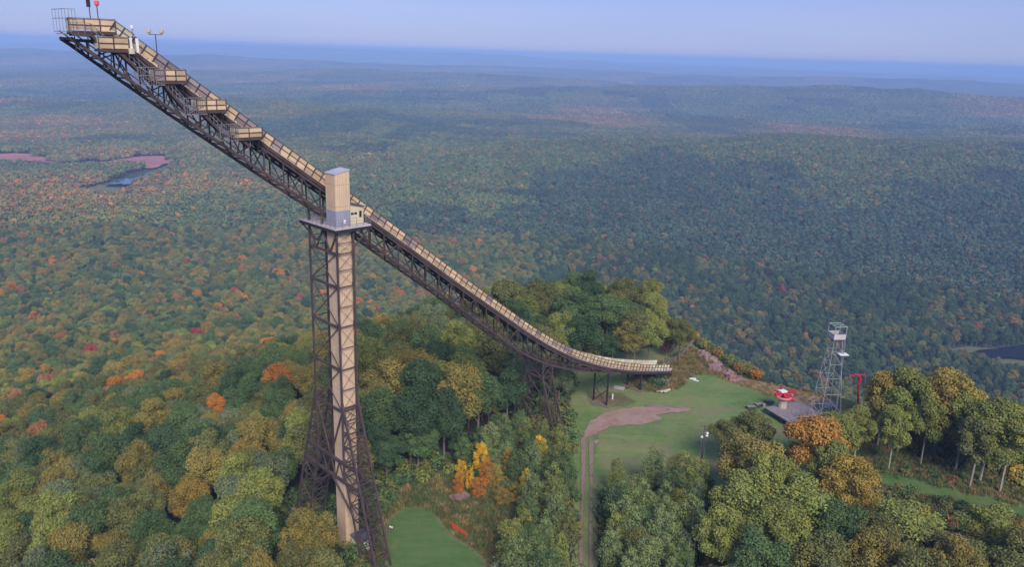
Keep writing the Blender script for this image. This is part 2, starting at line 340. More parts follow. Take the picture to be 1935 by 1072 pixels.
def np_mesh(name, V, F, mats, attrs=None, mi=None, smooth=False):
    me = bpy.data.meshes.new(name); nf, k = F.shape
    me.vertices.add(len(V)); me.vertices.foreach_set('co', V.astype(np.float32).ravel())
    me.loops.add(nf*k); me.loops.foreach_set('vertex_index', F.astype(np.int32).ravel())
    me.polygons.add(nf); me.polygons.foreach_set('loop_start', np.arange(0, nf*k, k, dtype=np.int32))
    if mi is not None: me.polygons.foreach_set('material_index', mi.astype(np.int32))
    if smooth: me.polygons.foreach_set('use_smooth', np.ones(nf, bool))
    for m in mats: me.materials.append(M[m])
    for a, vals in (attrs or {}).items():
        at = me.attributes.new(a, 'FLOAT', 'FACE'); at.data.foreach_set('value', vals.astype(np.float32))
    me.update(calc_edges=True); me.validate(); return me

# ------------------------------------------------------------------ terrain mesh (one sheet to the horizon)
az = np.concatenate([np.radians(np.linspace(-180, -52, 60, endpoint=False)), np.radians(np.linspace(-52, 52, 420, endpoint=False)), np.radians(np.linspace(52, 180, 60))])
rr = np.concatenate([np.linspace(0.5, 60, 12, endpoint=False), 60*np.exp(np.linspace(0, math.log(70000/60.), 720))])
A, R_ = np.meshgrid(az, rr); TX, TY = R_*np.sin(A), R_*np.cos(A); TZ = height(TX, TY)
V = np.stack([TX.ravel(), TY.ravel(), TZ.ravel()], 1); na, nr = len(az), len(rr)
ii, jj = np.meshgrid(np.arange(nr-1), np.arange(na-1), indexing='ij')
F = np.stack([ii*na+jj, ii*na+jj+1, (ii+1)*na+jj+1, (ii+1)*na+jj], -1).reshape(-1, 4)[:, ::-1]
me = np_mesh('ground', V, F, ['forest_floor'], smooth=True)
g_o = bpy.data.objects.new('ground', me); COL.objects.link(g_o); tag(g_o, 'forest floor of the hill and the rolling country out to the horizon', kind='structure')

def drape(name, poly, mat, lift=0.1, step=1.5, rag=0.8, label=None, flat=None, seed=1):
    """a sheet of ground cover laid on the terrain, ragged at its edge"""
    rnd = random.Random(seed); out = []
    n = len(poly)
    for i in range(n):
        a, b = Vector(poly[i]), Vector(poly[(i+1) % n]); k = max(1, int((b-a).length/step))
        nn = Vector(((b-a).y, -(b-a).x)); nn = nn.normalized() if nn.length > 0 else nn
        for j in range(k):
            p = a.lerp(b, j/k); q = p+nn*(rag*(math.sin(i*7+j*0.7)*0.5+rnd.uniform(-0.6, 0.6)))
            out.append(q)
    xs = [p.x for p in out]; ys = [p.y for p in out]
    gx, gy = np.meshgrid(np.arange(min(xs), max(xs), step), np.arange(min(ys), max(ys), step))
    d = poly_sd(gx.ravel(), gy.ravel(), [(p.x, p.y) for p in out])
    pts = out+[Vector((x, y)) for x, y, dd in zip(gx.ravel(), gy.ravel(), d) if dd < -step*0.5]
    m = len(out)
    vc, _, fc = delaunay_2d_cdt(pts, [], [list(range(m))], 1, 1e-4)[:3]
    X = np.array([p[0] for p in vc]); Y = np.array([p[1] for p in vc])
    Z = height(X, Y)+lift if flat is None else np.full(len(X), flat)
    me = bpy.data.meshes.new(name); me.from_pydata([tuple(t) for t in zip(X, Y, Z)], [], [tuple(f) for f in fc])
    if len(me.polygons) and me.polygons[0].normal.z < 0: me.flip_normals()
    at = me.attributes.new('inset', 'FLOAT', 'POINT'); at.data.foreach_set('value', (-poly_sd(X, Y, [(p.x, p.y) for p in out])).astype(np.float32))
    me.materials.append(M[mat]); me.polygons.foreach_set('use_smooth', [True]*len(me.polygons)); me.update()
    o = bpy.data.objects.new(name, me); COL.objects.link(o); tag(o, label, kind='structure'); return o

CLEAR = GP((1062, 800), (1078, 730), (1092, 690), (1112, 662), (1150, 657), (1220, 662), (1300, 646), (1330, 668), (1395, 712), (1450, 726), (1545, 748),
           (1615, 790), (1600, 850), (1560, 880), (1500, 990), (1340, 1010), (1330, 930), (1240, 915), (1150, 930), (1130, 965), (1122, 1100), (1122, 1500), (1092, 1500), (1091, 1100), (1088, 960), (1078, 870))
drape('lawn', CLEAR, 'lawn', 0.10, 2.0, 0.9, 'mown green lawn on the hilltop round the take-off')
MEAD = GP((1180, 735), (1200, 705), (1262, 682), (1300, 655), (1330, 668), (1392, 712), (1360, 715), (1330, 708), (1300, 716), (1285, 735), (1240, 745))
drape('meadow', MEAD, 'meadow', 0.17, 1.2, 0.8, 'rough brown grass between the take-off and the fence', seed=2)
drape('meadow', GP((1104, 740), (1180, 746), (1205, 762), (1180, 772), (1120, 768)), 'meadow', 0.17, 1.0, 0.5, 'rough grass round the feet of the posts', seed=3)
drape('dry_grass_strip', GP((1345, 712), (1395, 713), (1450, 726), (1545, 748), (1600, 775), (1560, 778), (1490, 762), (1420, 735)), 'dry_grass', 0.2, 1.2, 0.5, 'strip of dry straw-coloured grass along the brow of the hill', seed=4)
drape('dirt_road', GP((1098, 860), (1100, 820), (1118, 795), (1150, 778), (1200, 770), (1310, 772), (1300, 780), (1240, 786), (1255, 795), (1210, 806), (1160, 808), (1132, 820), (1128, 860), (1122, 862), (1120, 825), (1108, 830), (1106, 860)), 'dirt', 0.19, 0.8, 0.35, 'pinkish gravel track curving over the lawn', seed=5)
drape('wheel_track', GP((1097, 835), (1108, 835), (1107, 900), (1104, 960), (1102, 1020), (1104, 1100), (1094, 1100), (1093, 1020), (1096, 960), (1098, 900)), 'rut', 0.22, 0.35, 0.10, 'left bare wheel rut of the track', seed=6)
drape('wheel_track', GP((1112, 835), (1122, 835), (1121, 930), (1120, 1000), (1122, 1100), (1113, 1100), (1112, 1000), (1114, 930)), 'rut', 0.22, 0.35, 0.10, 'right bare wheel rut of the track', seed=7)
drape('lower_lawn', GP((735, 1110), (724, 1060), (722, 1030), (725, 1005), (733, 985), (747, 971), (765, 964), (783, 961), (800, 963), (815, 970), (828, 981), (838, 995), (850, 1010), (866, 1024), (885, 1035), (902, 1048), (915, 1062), (935, 1110)), 'lawn_deep', 0.2, 1.5, 0.3, 'rounded mown lawn beside the foot of the tower', seed=8)
LOW = GP((655, 1130), (690, 1000), (712, 950), (760, 920), (850, 888), (950, 915), (985, 945), (950, 1010), (940, 1120), (960, 1400), (640, 1400))
drape('meadow', LOW, 'meadow_green', 0.12, 1.2, 0.8, 'rough meadow above the rounded lawn', seed=9)
RIGHT = GP((1590, 838), (1640, 835), (1700, 858), (1800, 890), (1935, 935), (2040, 965), (2040, 1100), (1800, 1060), (1690, 1020), (1600, 960))
drape('meadow', RIGHT, 'meadow', 0.12, 1.5, 0.8, 'rough grass slope in front of the right-hand wood', seed=10)
drape('grass_path', GP((1625, 900), (1655, 890), (1720, 900), (1800, 920), (1900, 948), (2000, 980), (1990, 1008), (1880, 972), (1790, 950), (1700, 932)), 'lawn_deep', 0.2, 1.2, 0.3, 'mown grass path down the right-hand slope', seed=11)
drape('scrub_ground', GP((1700, 935), (1790, 950), (1880, 975), (1900, 1030), (1840, 1040), (1740, 990)), 'brush_floor', 0.2, 1.2, 0.8, 'brown-mauve scrub below the grass path', seed=12)
# far clearings and water
def blob(cx, cy, rx, ry, n=26, seed=0, rot=0):
    rnd = random.Random(seed); P = []
    for k in range(n):
        t = 2*math.pi*k/n; q = 1+0.25*math.sin(3*t+seed)+rnd.uniform(-0.12, 0.12)
        x, y = rx*q*math.cos(t), ry*q*math.sin(t); P.append((cx+x*math.cos(rot)-y*math.sin(rot), cy+x*math.sin(rot)+y*math.cos(rot)))
    return P
FARC = []
p = G(238, 352); pond = blob(p[0], p[1]+20, 20, 60, seed=3); pz = H(*p)
FARC.append(blob(p[0]+6, p[1]-10, 34, 120, seed=4))
drape('marsh', FARC[-1], 'marsh', 2.2, 9, 2, 'pale marsh round the pond in the valley', seed=20)
drape('pond', pond, 'water', 0, 10, 1, 'small pond catching the sky among the valley trees', flat=float(np.max(height(np.array([q[0] for q in pond]), np.array([q[1] for q in pond]))))+2.6, seed=21)
p = G(1890, 674); lake = blob(p[0]+25, p[1], 55, 19, seed=5, rot=0.25)
FARC.append(blob(p[0]+25, p[1]-14, 64, 44, seed=6, rot=0.2))
drape('marsh', FARC[-1], 'marsh', 1.5, 8, 2, 'bank of the dark pond at the right edge', seed=22)
drape('pond', lake, 'water_dark', 0, 10, 1, 'dark pond below the slope at the right edge', flat=float(np.max(height(np.array([q[0] for q in lake]), np.array([q[1] for q in lake]))))+1.8, seed=23)
for k, (u, v, rx, ry) in enumerate(((35, 300, 85, 64), (250, 304, 88, 66), (290, 309, 45, 48))):
    p = G(u, v); FARC.append(blob(p[0], p[1]-25, rx, ry, seed=9+k))
    drape('red_field', FARC[-1], 'red_field', 3.0, 9, 3, ('reddish field at the left edge of the valley', 'reddish field behind the pond', 'small reddish patch beside the larger red field')[k], seed=30+k)

# rock outcrop on the brow
rk = MB(); rnd = random.Random(4)
spine = [(1328, 672), (1345, 682), (1352, 694), (1366, 704), (1378, 712), (1392, 716)]
for i, (u, v) in enumerate(spine):
    x, y = G(u, v); z = H(x, y)
    for k in range(5):
        cx, cy = x+rnd.uniform(-1.6, 1.6), y+rnd.uniform(-2.4, 1.2); r0 = rnd.uniform(0.9, 2.0); hh = rnd.uniform(0.5, 1.5)
        P = [(cx+r0*rnd.uniform(0.7, 1.2)*math.cos(t), cy+r0*rnd.uniform(0.7, 1.2)*math.sin(t)) for t in np.linspace(0, 2*math.pi, 8)[:-1]]
        o = len(rk.V); n_ = len(P)
        rk.add([(a, b, z-1.5) for a, b in P]+[(cx+(a-cx)*rnd.uniform(.5, .85), cy+(b-cy)*rnd.uniform(.5, .85), z+hh*rnd.uniform(0.5, 1.1)) for a, b in P],
               [tuple(range(n_, 2*n_))]+[(q, (q+1) % n_, n_+(q+1) % n_, n_+q) for q in range(n_)])
x, y = G(1350, 690); tag(rk.build('rock_outcrop', 'rock', off=(x, y, H(x, y))), 'bare pinkish rock outcrop running down the brow behind the lawn', 'rock')

# ------------------------------------------------------------------ ski flying hill
def spline(xs, ys):
    xs = np.array(xs, float); ys = np.array(ys, float); n = len(xs); h = np.diff(xs)
    Am = np.zeros((n, n)); b = np.zeros(n); Am[0, 0] = Am[-1, -1] = 1
    for i in range(1, n-1):
        Am[i, i-1] = h[i-1]; Am[i, i] = 2*(h[i-1]+h[i]); Am[i, i+1] = h[i]; b[i] = 6*((ys[i+1]-ys[i])/h[i]-(ys[i]-ys[i-1])/h[i-1])
    m = np.linalg.solve(Am, b)
    def f(x):
        i = int(np.clip(np.searchsorted(xs, x)-1, 0, n-2)); t = x-xs[i]; hh = h[i]
        return float(ys[i]+t*((ys[i+1]-ys[i])/hh-hh*(2*m[i]+m[i+1])/6)+t*t*m[i]/2+t**3*(m[i+1]-m[i])/(6*hh))
    return f
_zt = spline([28, 33.8, 46, 60, 75, 85.4, 97.5, 103.6, 110.6, 118, 126, 134.5, 143.7, 151.8, 158],
             [6.3, 2.0, -7.0, -17.3, -28.45, -36.3, -45.2, -49.6, -54.2, -58.3, -62.0, -65.2, -68.0, -70.1, -71.5])
zt = _zt
def zd(s): return zt(s)-1.6
_zb = spline([28.9, 39.7, 46.7, 57.9, 64.6, 73.4, 83.3, 89.4, 96.1, 103.3, 110.2, 117.6, 123.8, 130, 136],
             [0.3, -8.1, -13.3, -21.5, -26.3, -33.0, -40.6, -45.4, -50.7, -55.8, -59.5, -62.5, -64.6, -66.4, -68.2])
NN, NF = -98.0, -101.7
base = S(60.3, -94.8, 0); root_loc = (base[0], base[1], H(base[0], base[1]))
hill = thing('ski_flying_hill', 'tall rust-brown steel ski jump tower with a long beige-railed inrun', 'ski jump', root_loc)
# deck and its girders
mb = MB(); ss = np.arange(33.6, 152.5, 1.2)
for a, b in zip(ss[:-1], ss[1:]):
    for n0, n1 in ((NN-0.1, NF+0.1),):
        V = [S(a, n0, zd(a)), S(b, n0, zd(b)), S(b, n1, zd(b)), S(a, n1, zd(a)), S(a, n0, zd(a)-.12), S(b, n0, zd(b)-.12), S(b, n1, zd(b)-.12), S(a, n1, zd(a)-.12)]
        mb.add(V, [(0, 1, 2, 3), (7, 6, 5, 4), (0, 4, 5, 1), (3, 2, 6, 7)], 0, random.random())
mb.sbox(28.8, 33.7, NF+.1, NN-.1, zd(33.6)-.12, zd(33.6))
deck = mb.build('inrun_deck', 'cream', hill)
mb = MB()
for n_ in (NN-.05, NF+.05):
    for a, b in zip(ss[:-1], ss[1:]):
        mb.bar(S(a, n_, zd(a)-.36), S(b, n_, zd(b)-.36), .22, .42)
for a in np.arange(30, 152, 1.2):
    mb.bar(S(a, NN, zd(max(a, 33.6))-.75), S(a, NF, zd(max(a, 33.6))-.75), .14, .3)
for n_ in (-99.2, -100.5):
    for a, b in zip(ss[:-1:3], ss[3::3]): mb.bar(S(a, n_, zd(a)-.45), S(b, n_, zd(b)-.45), .16, .5)
mb.build('deck_girder', 'steel', deck)
# lattice truss below the deck
tr = MB(); pan = list(np.arange(29.2, 133, 2.72))
def ztop(s): return zd(max(s, 33.0))-.95 if s > 33 else zd(33.6)-.7
for n_ in (NN, NF):
    for i, (a, b) in enumerate(zip(pan[:-1], pan[1:])):
        tr.bar(S(a, n_, _zb(a)), S(b, n_, _zb(b)), .30, .34)
        tr.bar(S(a, n_, ztop(a)), S(b, n_, ztop(b)), .24, .28)
        tr.bar(S(a, n_, _zb(a)), S(a, n_, ztop(a)), .17)
        if i % 2 == 0: tr.bar(S(a, n_, ztop(a)), S(b, n_, _zb(b)), .13)
        else: tr.bar(S(a, n_, _zb(a)), S(b, n_, ztop(b)), .13)
        # inner stringer just over the bottom chord
        tr.bar(S(a, n_, _zb(a)+.75), S(b, n_, _zb(b)+.75), .12)
for i, (a, b) in enumerate(zip(pan[:-1], pan[1:])):
    tr.bar(S(a, NN, _zb(a)), S(a, NF, _zb(a)), .16)
    tr.bar(S(a, NN, _zb(a)), S(b, NF, _zb(b)), .10); tr.bar(S(a, NF, _zb(a)), S(b, NN, _zb(b)), .10)
    if i % 2 == 0:
        tr.bar(S(a, NN, _zb(a)), S(a, NF, ztop(a)), .10); tr.bar(S(a, NF, _zb(a)), S(a, NN, ztop(a)), .10)
truss = tr.build('inrun_truss', 'steel', hill)
# guard rails: two rows of panels on dark posts
def PD(s, n_, ztf, h):
    """point h below the rail top, measured square to the slope"""
    sl = (ztf(s+.05)-ztf(s-.05))/.1; th = math.atan(-sl); hp = h*math.cos(th)
    return S(s-hp*math.sin(th), n_, ztf(s)-hp*math.cos(th))
def rail_run(mb, s0, s1, n_, ztf, hgt, step=1.2, matf=None, out=0.06, rows=2, post=True):
    k = max(1, round((s1-s0)/step)); e = [s0+(s1-s0)*i/k for i in range(k+1)]
    for i in range(k):
        a, b = e[i], e[i+1]; mi = matf(a) if matf else 0
        za, zb_ = ztf(a), ztf(b)
        for r in range(rows):
            u0, u1 = 0.04+r*(0.92/rows), 0.04+(r+1)*(0.92/rows)-0.03
            V, V2 = [[PD(q, m_, ztf, hgt*u_) for q, u_ in ((a+.05, u1), (b-.05, u1), (b-.05, u0), (a+.05, u0))] for m_ in (n_, n_-.05)]
            mb.add(V+V2, [(0, 1, 2, 3), (7, 6, 5, 4), (3, 2, 6, 7), (0, 4, 5, 1), (0, 3, 7, 4), (1, 5, 6, 2)], mi, random.random())
def rail_frame(mb, s0, s1, n_, ztf, hgt, step=1.2, w=.09, mi=0):
    k = max(1, round((s1-s0)/step)); e = [s0+(s1-s0)*i/k for i in range(k+1)]
    for i in range(k+1):
        a = e[i]; lean = 0.0
        mb.bar(PD(a, n_, ztf, -.05), PD(a, n_, ztf, hgt+.1), w, w, up=(D45, -D45, 0), mi=mi)
        if i < k:
            b = e[i+1]
            for f in (0.0, 0.5): mb.bar(PD(a, n_, ztf, hgt*f), PD(b, n_, ztf, hgt*f), w*.8, w*.7, mi=mi)
def pm(s):
    r = random.Random(int(s*10)).random()
    if 35.5 < s < 40.5: return 1 if 37.5 < s < 39.8 else 0
    if 41.3 < s < 44: return 1
    if 47.4 < s < 50.8: return 1
    if 68 < s < 69.5 or 73 < s < 76: return 1
    if 112.5 < s < 115.5: return 1 if r < .6 else 0
    if s > 143.5: return 2
    return 0 if r < .90 else 1
random.seed(3)
mb = MB(); rail_run(mb, 35.9, 151.9, NN+.03, zt, 1.5, 1.2, pm)
rp = mb.build('near_guard_rail', ['beige', 'grey_panel', 'cream'], hill); rp.name = 'guard_rail'
mb = MB(); rail_frame(mb, 35.9, 151.9, NN+.12, zt, 1.5); mb.build('rail_post', 'steel', rp)
mb = MB(); rail_run(mb, 34, 152.1, NF-.03, zt, 1.5, 1.2, lambda s: 2 if s > 120 else (1 if int(s) % 7 == 0 else 0))
rp = mb.build('guard_rail', ['beige', 'grey_panel', 'cream'], hill)
mb = MB(); rail_frame(mb, 34, 152.1, NF-.14, zt, 1.5); mb.build('rail_post', 'steel', rp)
# take-off tip
mb = MB()
V = [S(152.3, NN, zd(152.3)), S(154.6, -98.9, zd(154.4)+.1), S(154.6, -100.8, zd(154.4)+.1), S(152.3, NF, zd(152.3))]
mb.add(V+[(x, y, z-.15) for x, y, z in V], [(0, 1, 2, 3), (7, 6, 5, 4), (0, 4, 5, 1), (1, 5, 6, 2), (2, 6, 7, 3)])
mb.build('takeoff_edge', 'cream', hill)
mb = MB()
for n_ in (NN, NF):
    mb.bar(S(133, n_, _zb(133)), S(153, n_, zd(153)-.9), .26, .4)
    mb.bar(S(150.3, n_, zd(150.3)-1.9), S(152.9, n_, zd(152.9)-.9), .35, .5)
for s_ in np.arange(134, 153, 1.3): mb.bar(S(s_, NN, zd(s_)-.95), S(s_, NF, zd(s_)-.95), .16, .26)
mb.build('takeoff_girder', 'steel_dark', hill)

# start platforms jutting out on the near side
def start_platform(s0, s1, zr, mats, gap=False, name='start_platform', n1=-96.7, white=False):
    f = lambda s: zr
    mb = MB(); mb.sbox(s0, s1, NN, n1, zr-1.42, zr-1.30); mb.bar(S(s0, n1, zr-1.5), S(s1, n1, zr-1.5), .14, .26)
    mb.bar(S(s0, NN, zr-1.5), S(s0, n1, zr-1.5), .12, .2); mb.bar(S(s1, NN, zr-1.5), S(s1, n1, zr-1.5), .12, .2)
    for q in np.linspace(s0+.5, s1-.3, 4): # knee braces back to the truss
        mb.bar(S(q, n1, zr-1.5), S(q+.2, NN, zr-3.4), .11)
    pl = mb.build(name, 'steel', hill)
    mb = MB(); rail_run(mb, s0, s1, n1+.03, f, 1.32, 1.45, mats); 
    # the end panel facing uphill
    for r in range(2):
        u0, u1 = zr-.05-.6*r, zr-.6-.6*r
        mb.add([S(s0-.02, NN, u1), S(s0-.02, n1, u1), S(s0-.02, n1, u0), S(s0-.02, NN, u0), S(s0-.06, NN, u1), S(s0-.06, n1, u1), S(s0-.06, n1, u0), S(s0-.06, NN, u0)],
               [(3, 2, 1, 0), (4, 5, 6, 7), (3, 7, 6, 2), (0, 1, 5, 4), (1, 2, 6, 5), (0, 4, 7, 3)], 2, .5)
    mb.build('rail_panel', ['beige', 'grey_panel', 'cream'], pl)
    mb = MB(); rail_frame(mb, s0, s1, n1+.11, f, 1.32, 1.45, .08); mb.bar(S(s0, n1+.1, zr+.02), S(s1, n1+.1, zr+.02), .1, .08, mi=1)
    mb.build('rail_frame', ['steel', 'mesh_grey'], pl)
    return pl
start_platform(28.9, 33.7, 2.15, lambda s: 0, n1=-97.4)
start_platform(31.5, 34.7, .3, lambda s: 0)
start_platform(37.2, 40.9, -3.15, lambda s: 1 if s < 38.3 else 0)
start_platform(41.9, 45.6, -6.65, lambda s: 0)
start_platform(46.6, 50.2, -10.2, lambda s: 0)
# short sloping rails between the top platform and the first start gate
mb = MB()
f1 = lambda s: 2.05-(s-33.7)*.72
rail_run(mb, 33.75, 35.6, -97.37, f1, 1.35, .95, lambda s: 2); rp = mb.build('guard_rail', ['beige', 'grey_panel', 'cream'], hill)
mb = MB(); rail_frame(mb, 33.75, 35.6, -97.3, f1, 1.35, .95); mb.build('rail_post', 'steel', rp)
# stairway with landings on the near side, under the platforms
st = MB(); path = [(29.0, .55), (31.0, .5), (32.6, -1.1), (33.7, -1.2), (37.2, -4.7), (38.4, -4.8), (40.9, -8.0), (42.6, -8.1), (45.4, -11.1), (47.0, -11.2), (48.6, -12.6)]
rl = MB()
for (a, za), (b, zb_) in zip(path[:-1], path[1:]):
    for n_ in (-97.75, -96.9):
        st.bar(S(a, n_, za-.1), S(b, n_, zb_-.1), .1, .34)
    k = max(2, int(math.hypot(b-a, zb_-za)/.33))
    for i in range(k+1):
        t = i/k; s_ = a+(b-a)*t; z_ = za+(zb_-za)*t
        st.sbox(s_-.14, s_+.14, -97.7, -96.95, z_-.04, z_)
        if i % 2 == 0: rl.bar(S(s_, -96.85, z_), S(s_, -96.85, z_+1.15), .045)
    for hgt in (1.15, .6): rl.bar(S(a, -96.85, za+hgt), S(b, -96.85, zb_+hgt), .05)
stair = st.build('stairway', 'steel', hill); rl.build('stair_rail', 'mesh_grey', stair)
# mesh cages round the landings
for (a, b, z_) in ((35.4, 38.3, -3.8), (40.4, 42.9, -7.3), (44.6, 46.9, -10.6)):
    cg = MB(); n_ = -96.6
    for s_ in np.arange(a, b+.01, .28): cg.bar(S(s_, n_, z_+.9), S(s_, n_, z_-1.1), .04)
    for q in (.9, .0, -1.1): cg.bar(S(a, n_, z_+q), S(b, n_, z_+q), .07)
    for s_ in (a, b):
        for m_ in np.arange(-97.7, -96.5, .3): cg.bar(S(s_, m_, z_+.9), S(s_, m_, z_-1.1), .035)
        cg.bar(S(s_, -97.9, z_+.9), S(s_, n_, z_+.9), .06)
    cg.bar(S(a, n_, z_-1.1), S(b, n_, z_+.0), .05); cg.bar(S(b, n_, z_-1.1), S(a, n_, z_), .05)
    cg.build('landing_cage', 'mesh_grey', hill)
cg = MB()
for s_ in np.arange(28.7, 29.7, .33):
    cg.bar(S(s_, -97.3, 3.05), S(s_, -97.3, .7), .04)
for q in (3.05, 2.1, .7): cg.bar(S(28.7, -97.3, q), S(29.7, -97.3, q), .06)
for n_ in np.arange(NF, -97.2, 1.1): cg.bar(S(28.7, n_, 3.05), S(28.7, n_, .7), .035)
for q in (3.05, 2.1, .7): cg.bar(S(28.7, NF, q), S(28.7, -97.3, q), .06)
cg.build('end_railing', 'mesh_grey', hill)
# white door boards, drum and gate gear by the second platform
mb = MB(); mb.sbox(34.85, 35.15, -96.9, -96.8, -.95, .3); mb.sbox(35.55, 35.85, -96.9, -96.8, -1.3, .25)
mb.build('gate_board', 'white', hill)
mb = MB(); a = S(34.95, -96.6, -1.15)
mb.tube([(a[0], a[1], a[2]-.3), (a[0], a[1], a[2]+.3)], .35, 10); mb.build('drum', 'cream_wall', hill)
# masts on the top
def mast(s, n_, z0, z1, kind):
    mb = MB(); a = S(s, n_, z0); b = S(s, n_, z1); mb.tube([a, b], .05, 6)
    m_ = mb.build('mast', 'mesh_grey' if kind == 'white' else 'steel_dark', hill)
    mb = MB()
    if kind == 'box': mb.sbox(s-.22, s+.1, n_-.2, n_+.2, z1-.3, z1+1.2); mb.build('antenna_box', 'steel_dark', m_)
    if kind == 'red': mb.tube([(b[0], b[1], b[2]-.05), (b[0], b[1], b[2]+.1), (b[0], b[1], b[2]+.45), (b[0], b[1], b[2]+.55)], [.12, .26, .26, .1], 10); mb.build('warning_light', 'lamp_red', m_)
    if kind == 'white': mb.tube([(b[0], b[1], b[2]-.3), (b[0], b[1], b[2]-.15), (b[0], b[1], b[2]+.2)], [.1, .2, .2], 8); mb.build('camera_housing', 'white', m_)
    if kind == 'flood':
        mb.bar(S(s-.75, n_, z1), S(s+.75, n_, z1), .07)
        mb.build('crossbar', 'steel_dark', m_); 
        for k in (-.75, .75):
            mb = MB(); c = S(s+k, n_, z1+.25); d_ = S(s+k*1.2, n_+.12, z1+.05)
            mb.tube([(c[0], c[1], c[2]-.2), (c[0], c[1], c[2]), (c[0], c[1], c[2]+.3)], [.12, .26, .3], 8); mb.build('floodlight', 'lamp_glass', m_)
mast(32.6, NF, zd(33.6), 3.8, 'box'); mast(33.3, NF+.4, zd(33.6), 3.7, 'red'); mast(36.3, -99.6, zd(36.3), 1.5, 'white'); mast(38.9, -99.6, zd(38.9), .75, 'flood')

# elevator tower
SA, SB_, NC, NA = 58.85, 61.55, -93.55, -100.75     # column lines
tw = MB(); ZT = -24.9; Z0 = -51.5; zg = root_loc[2]
def col(p, q, w=.34): tw.bar(p, q, w, w)
lev = [-27.9, -32.8, -38.8, -45.4, -52.0]
for s_ in (SA, SB_):
    for n_ in (NC, NA):
        col(S(s_, n_, ZT), S(s_, n_, -62.5), .25)
for z_ in lev:
    for s_ in (SA, SB_): tw.bar(S(s_, NC, z_), S(s_, NA, z_), .26, .3)
    for n_ in (NC, NA): tw.bar(S(SA, n_, z_), S(SB_, n_, z_), .12, .14)
zz = [ZT]+lev
for s_ in (SA, SB_):
    for i, (a, b) in enumerate(zip(zz[:-1], zz[1:])):
        if i == 0:
            for f0, f1 in ((0, .25), (.25, .5), (.5, .75), (.75, 1)):
                na_, nb_ = NC+(NA-NC)*f0, NC+(NA-NC)*f1
                if int(f0*4) % 2 == 0: tw.bar(S(s_, na_, a), S(s_, nb_, b), .2)
                else: tw.bar(S(s_, na_, b), S(s_, nb_, a), .2)
        else:
            mid = (NC+NA)/2; zm = (a+b)/2
            tw.bar(S(s_, NC, a+.2), S(s_, NA, b), .11); tw.bar(S(s_, NA, a), S(s_, NC, b), .11)
for n_ in (NC, NA):
    for a, b in zip(zz[:-1], zz[1:]):
        m_ = (a+b)/2; tw.bar(S(SA, n_, m_), S(SB_, n_, m_), .09)
        for u_, w_ in ((a, m_), (m_, b)):
            tw.bar(S(SA, n_, u_), S(SB_, n_, w_), .04); tw.bar(S(SB_, n_, u_), S(SA, n_, w_), .04)
# columns of the far side rise past the platform to carry the truss
for n_ in (NA, -97.2):
    for s_ in (SA, SB_): tw.bar(S(s_, n_, ZT), S(s_, max(n_, NF+1.0), _zb(s_)+.1), .3)
body = tw.build('tower_frame', 'steel', hill)
# splayed legs, four chords each
for sgn, nc, of, inn in ((1, NC, 7.9, 4.0), (-1, NA, 8.6, 4.6)):
    lg = MB()
    zo, zi, zb0 = -50.5, -61.8, zg-.6
    for s_ in (SA, SB_):
        lg.bar(S(s_, nc, zo), S(s_+.2, nc+sgn*of, zb0), .28); lg.bar(S(s_, nc, zi), S(s_+.2, nc+sgn*inn, zb0), .25)
        def outer(z): t = (z-zo)/(zb0-zo); return nc+sgn*of*t
        def inner(z):
            return nc if z > zi else nc+sgn*inn*(z-zi)/(zb0-zi)
        zs = list(np.linspace(zo-2.4, zb0+.6, 11))
        for i, (a, b) in enumerate(zip(zs[:-1], zs[1:])):
            lg.bar(S(s_+.1, outer(a), a), S(s_+.1, inner(b), b), .13) if i % 2 else lg.bar(S(s_+.1, inner(a), a), S(s_+.1, outer(b), b), .13)
            lg.bar(S(s_+.1, outer(b), b), S(s_+.1, inner(b), b), .12)
    zs = list(np.linspace(zo-1, zb0+.4, 12))
    for fn in (outer, inner):
        for a, b in zip(zs[:-1], zs[1:]):
            lg.bar(S(SA+.1, fn(a), a), S(SB_+.1, fn(b), b), .07); lg.bar(S(SB_+.1, fn(a), a), S(SA+.1, fn(b), b), .07)
            lg.bar(S(SA+.1, fn(a), a), S(SB_+.1, fn(a), a), .12)
    leg = lg.build('leg', 'steel', body)
    ft = MB()
    for s_ in (SA, SB_):
        for o_ in (of, inn): ft.sbox(s_-.4, s_+.8, nc+sgn*o_-.6, nc+sgn*o_+.6, zg-1.5, zg+.35)
    ft.build('footing', 'earth', body)
# the double beam tying the legs
tb = MB(); nn_o = lambda z, sg, nc, of: nc+sg*of*(z+50.5)/((zg-.6)+50.5)
for z_ in (-60.6, -63.7):
    for s_ in (SA, SB_):
        tb.bar(S(s_, nn_o(z_, 1, NC, 7.9), z_), S(s_, nn_o(z_, -1, NA, 8.6), z_), .34, .42)
    for f in np.linspace(0, 1, 7):
        n_ = nn_o(z_, 1, NC, 7.9)*(1-f)+nn_o(z_, -1, NA, 8.6)*f; tb.bar(S(SA, n_, z_), S(SB_, n_, z_), .16)
for s_ in (SA, SB_):
    for k in range(6):
        a = NC+(NA-NC)*k/6; b = NC+(NA-NC)*(k+1)/6
        tb.bar(S(s_, a, -60.6), S(s_, b, -63.7), .16) if k % 2 else tb.bar(S(s_, a, -63.7), S(s_, b, -60.6), .16)
    tb.bar(S(s_, NC, -52), S(s_, (NC+NA)/2, -60.6), .2); tb.bar(S(s_, NA, -52), S(s_, (NC+NA)/2, -60.6), .2)
    tb.bar(S(s_, (NC+NA)/2, -63.7), S(s_, NC+2.2, -68.6), .24); tb.bar(S(s_, (NC+NA)/2, -63.7), S(s_, NA-2.4, -68.6), .24)
tb.build('tie_beam', 'steel', body)
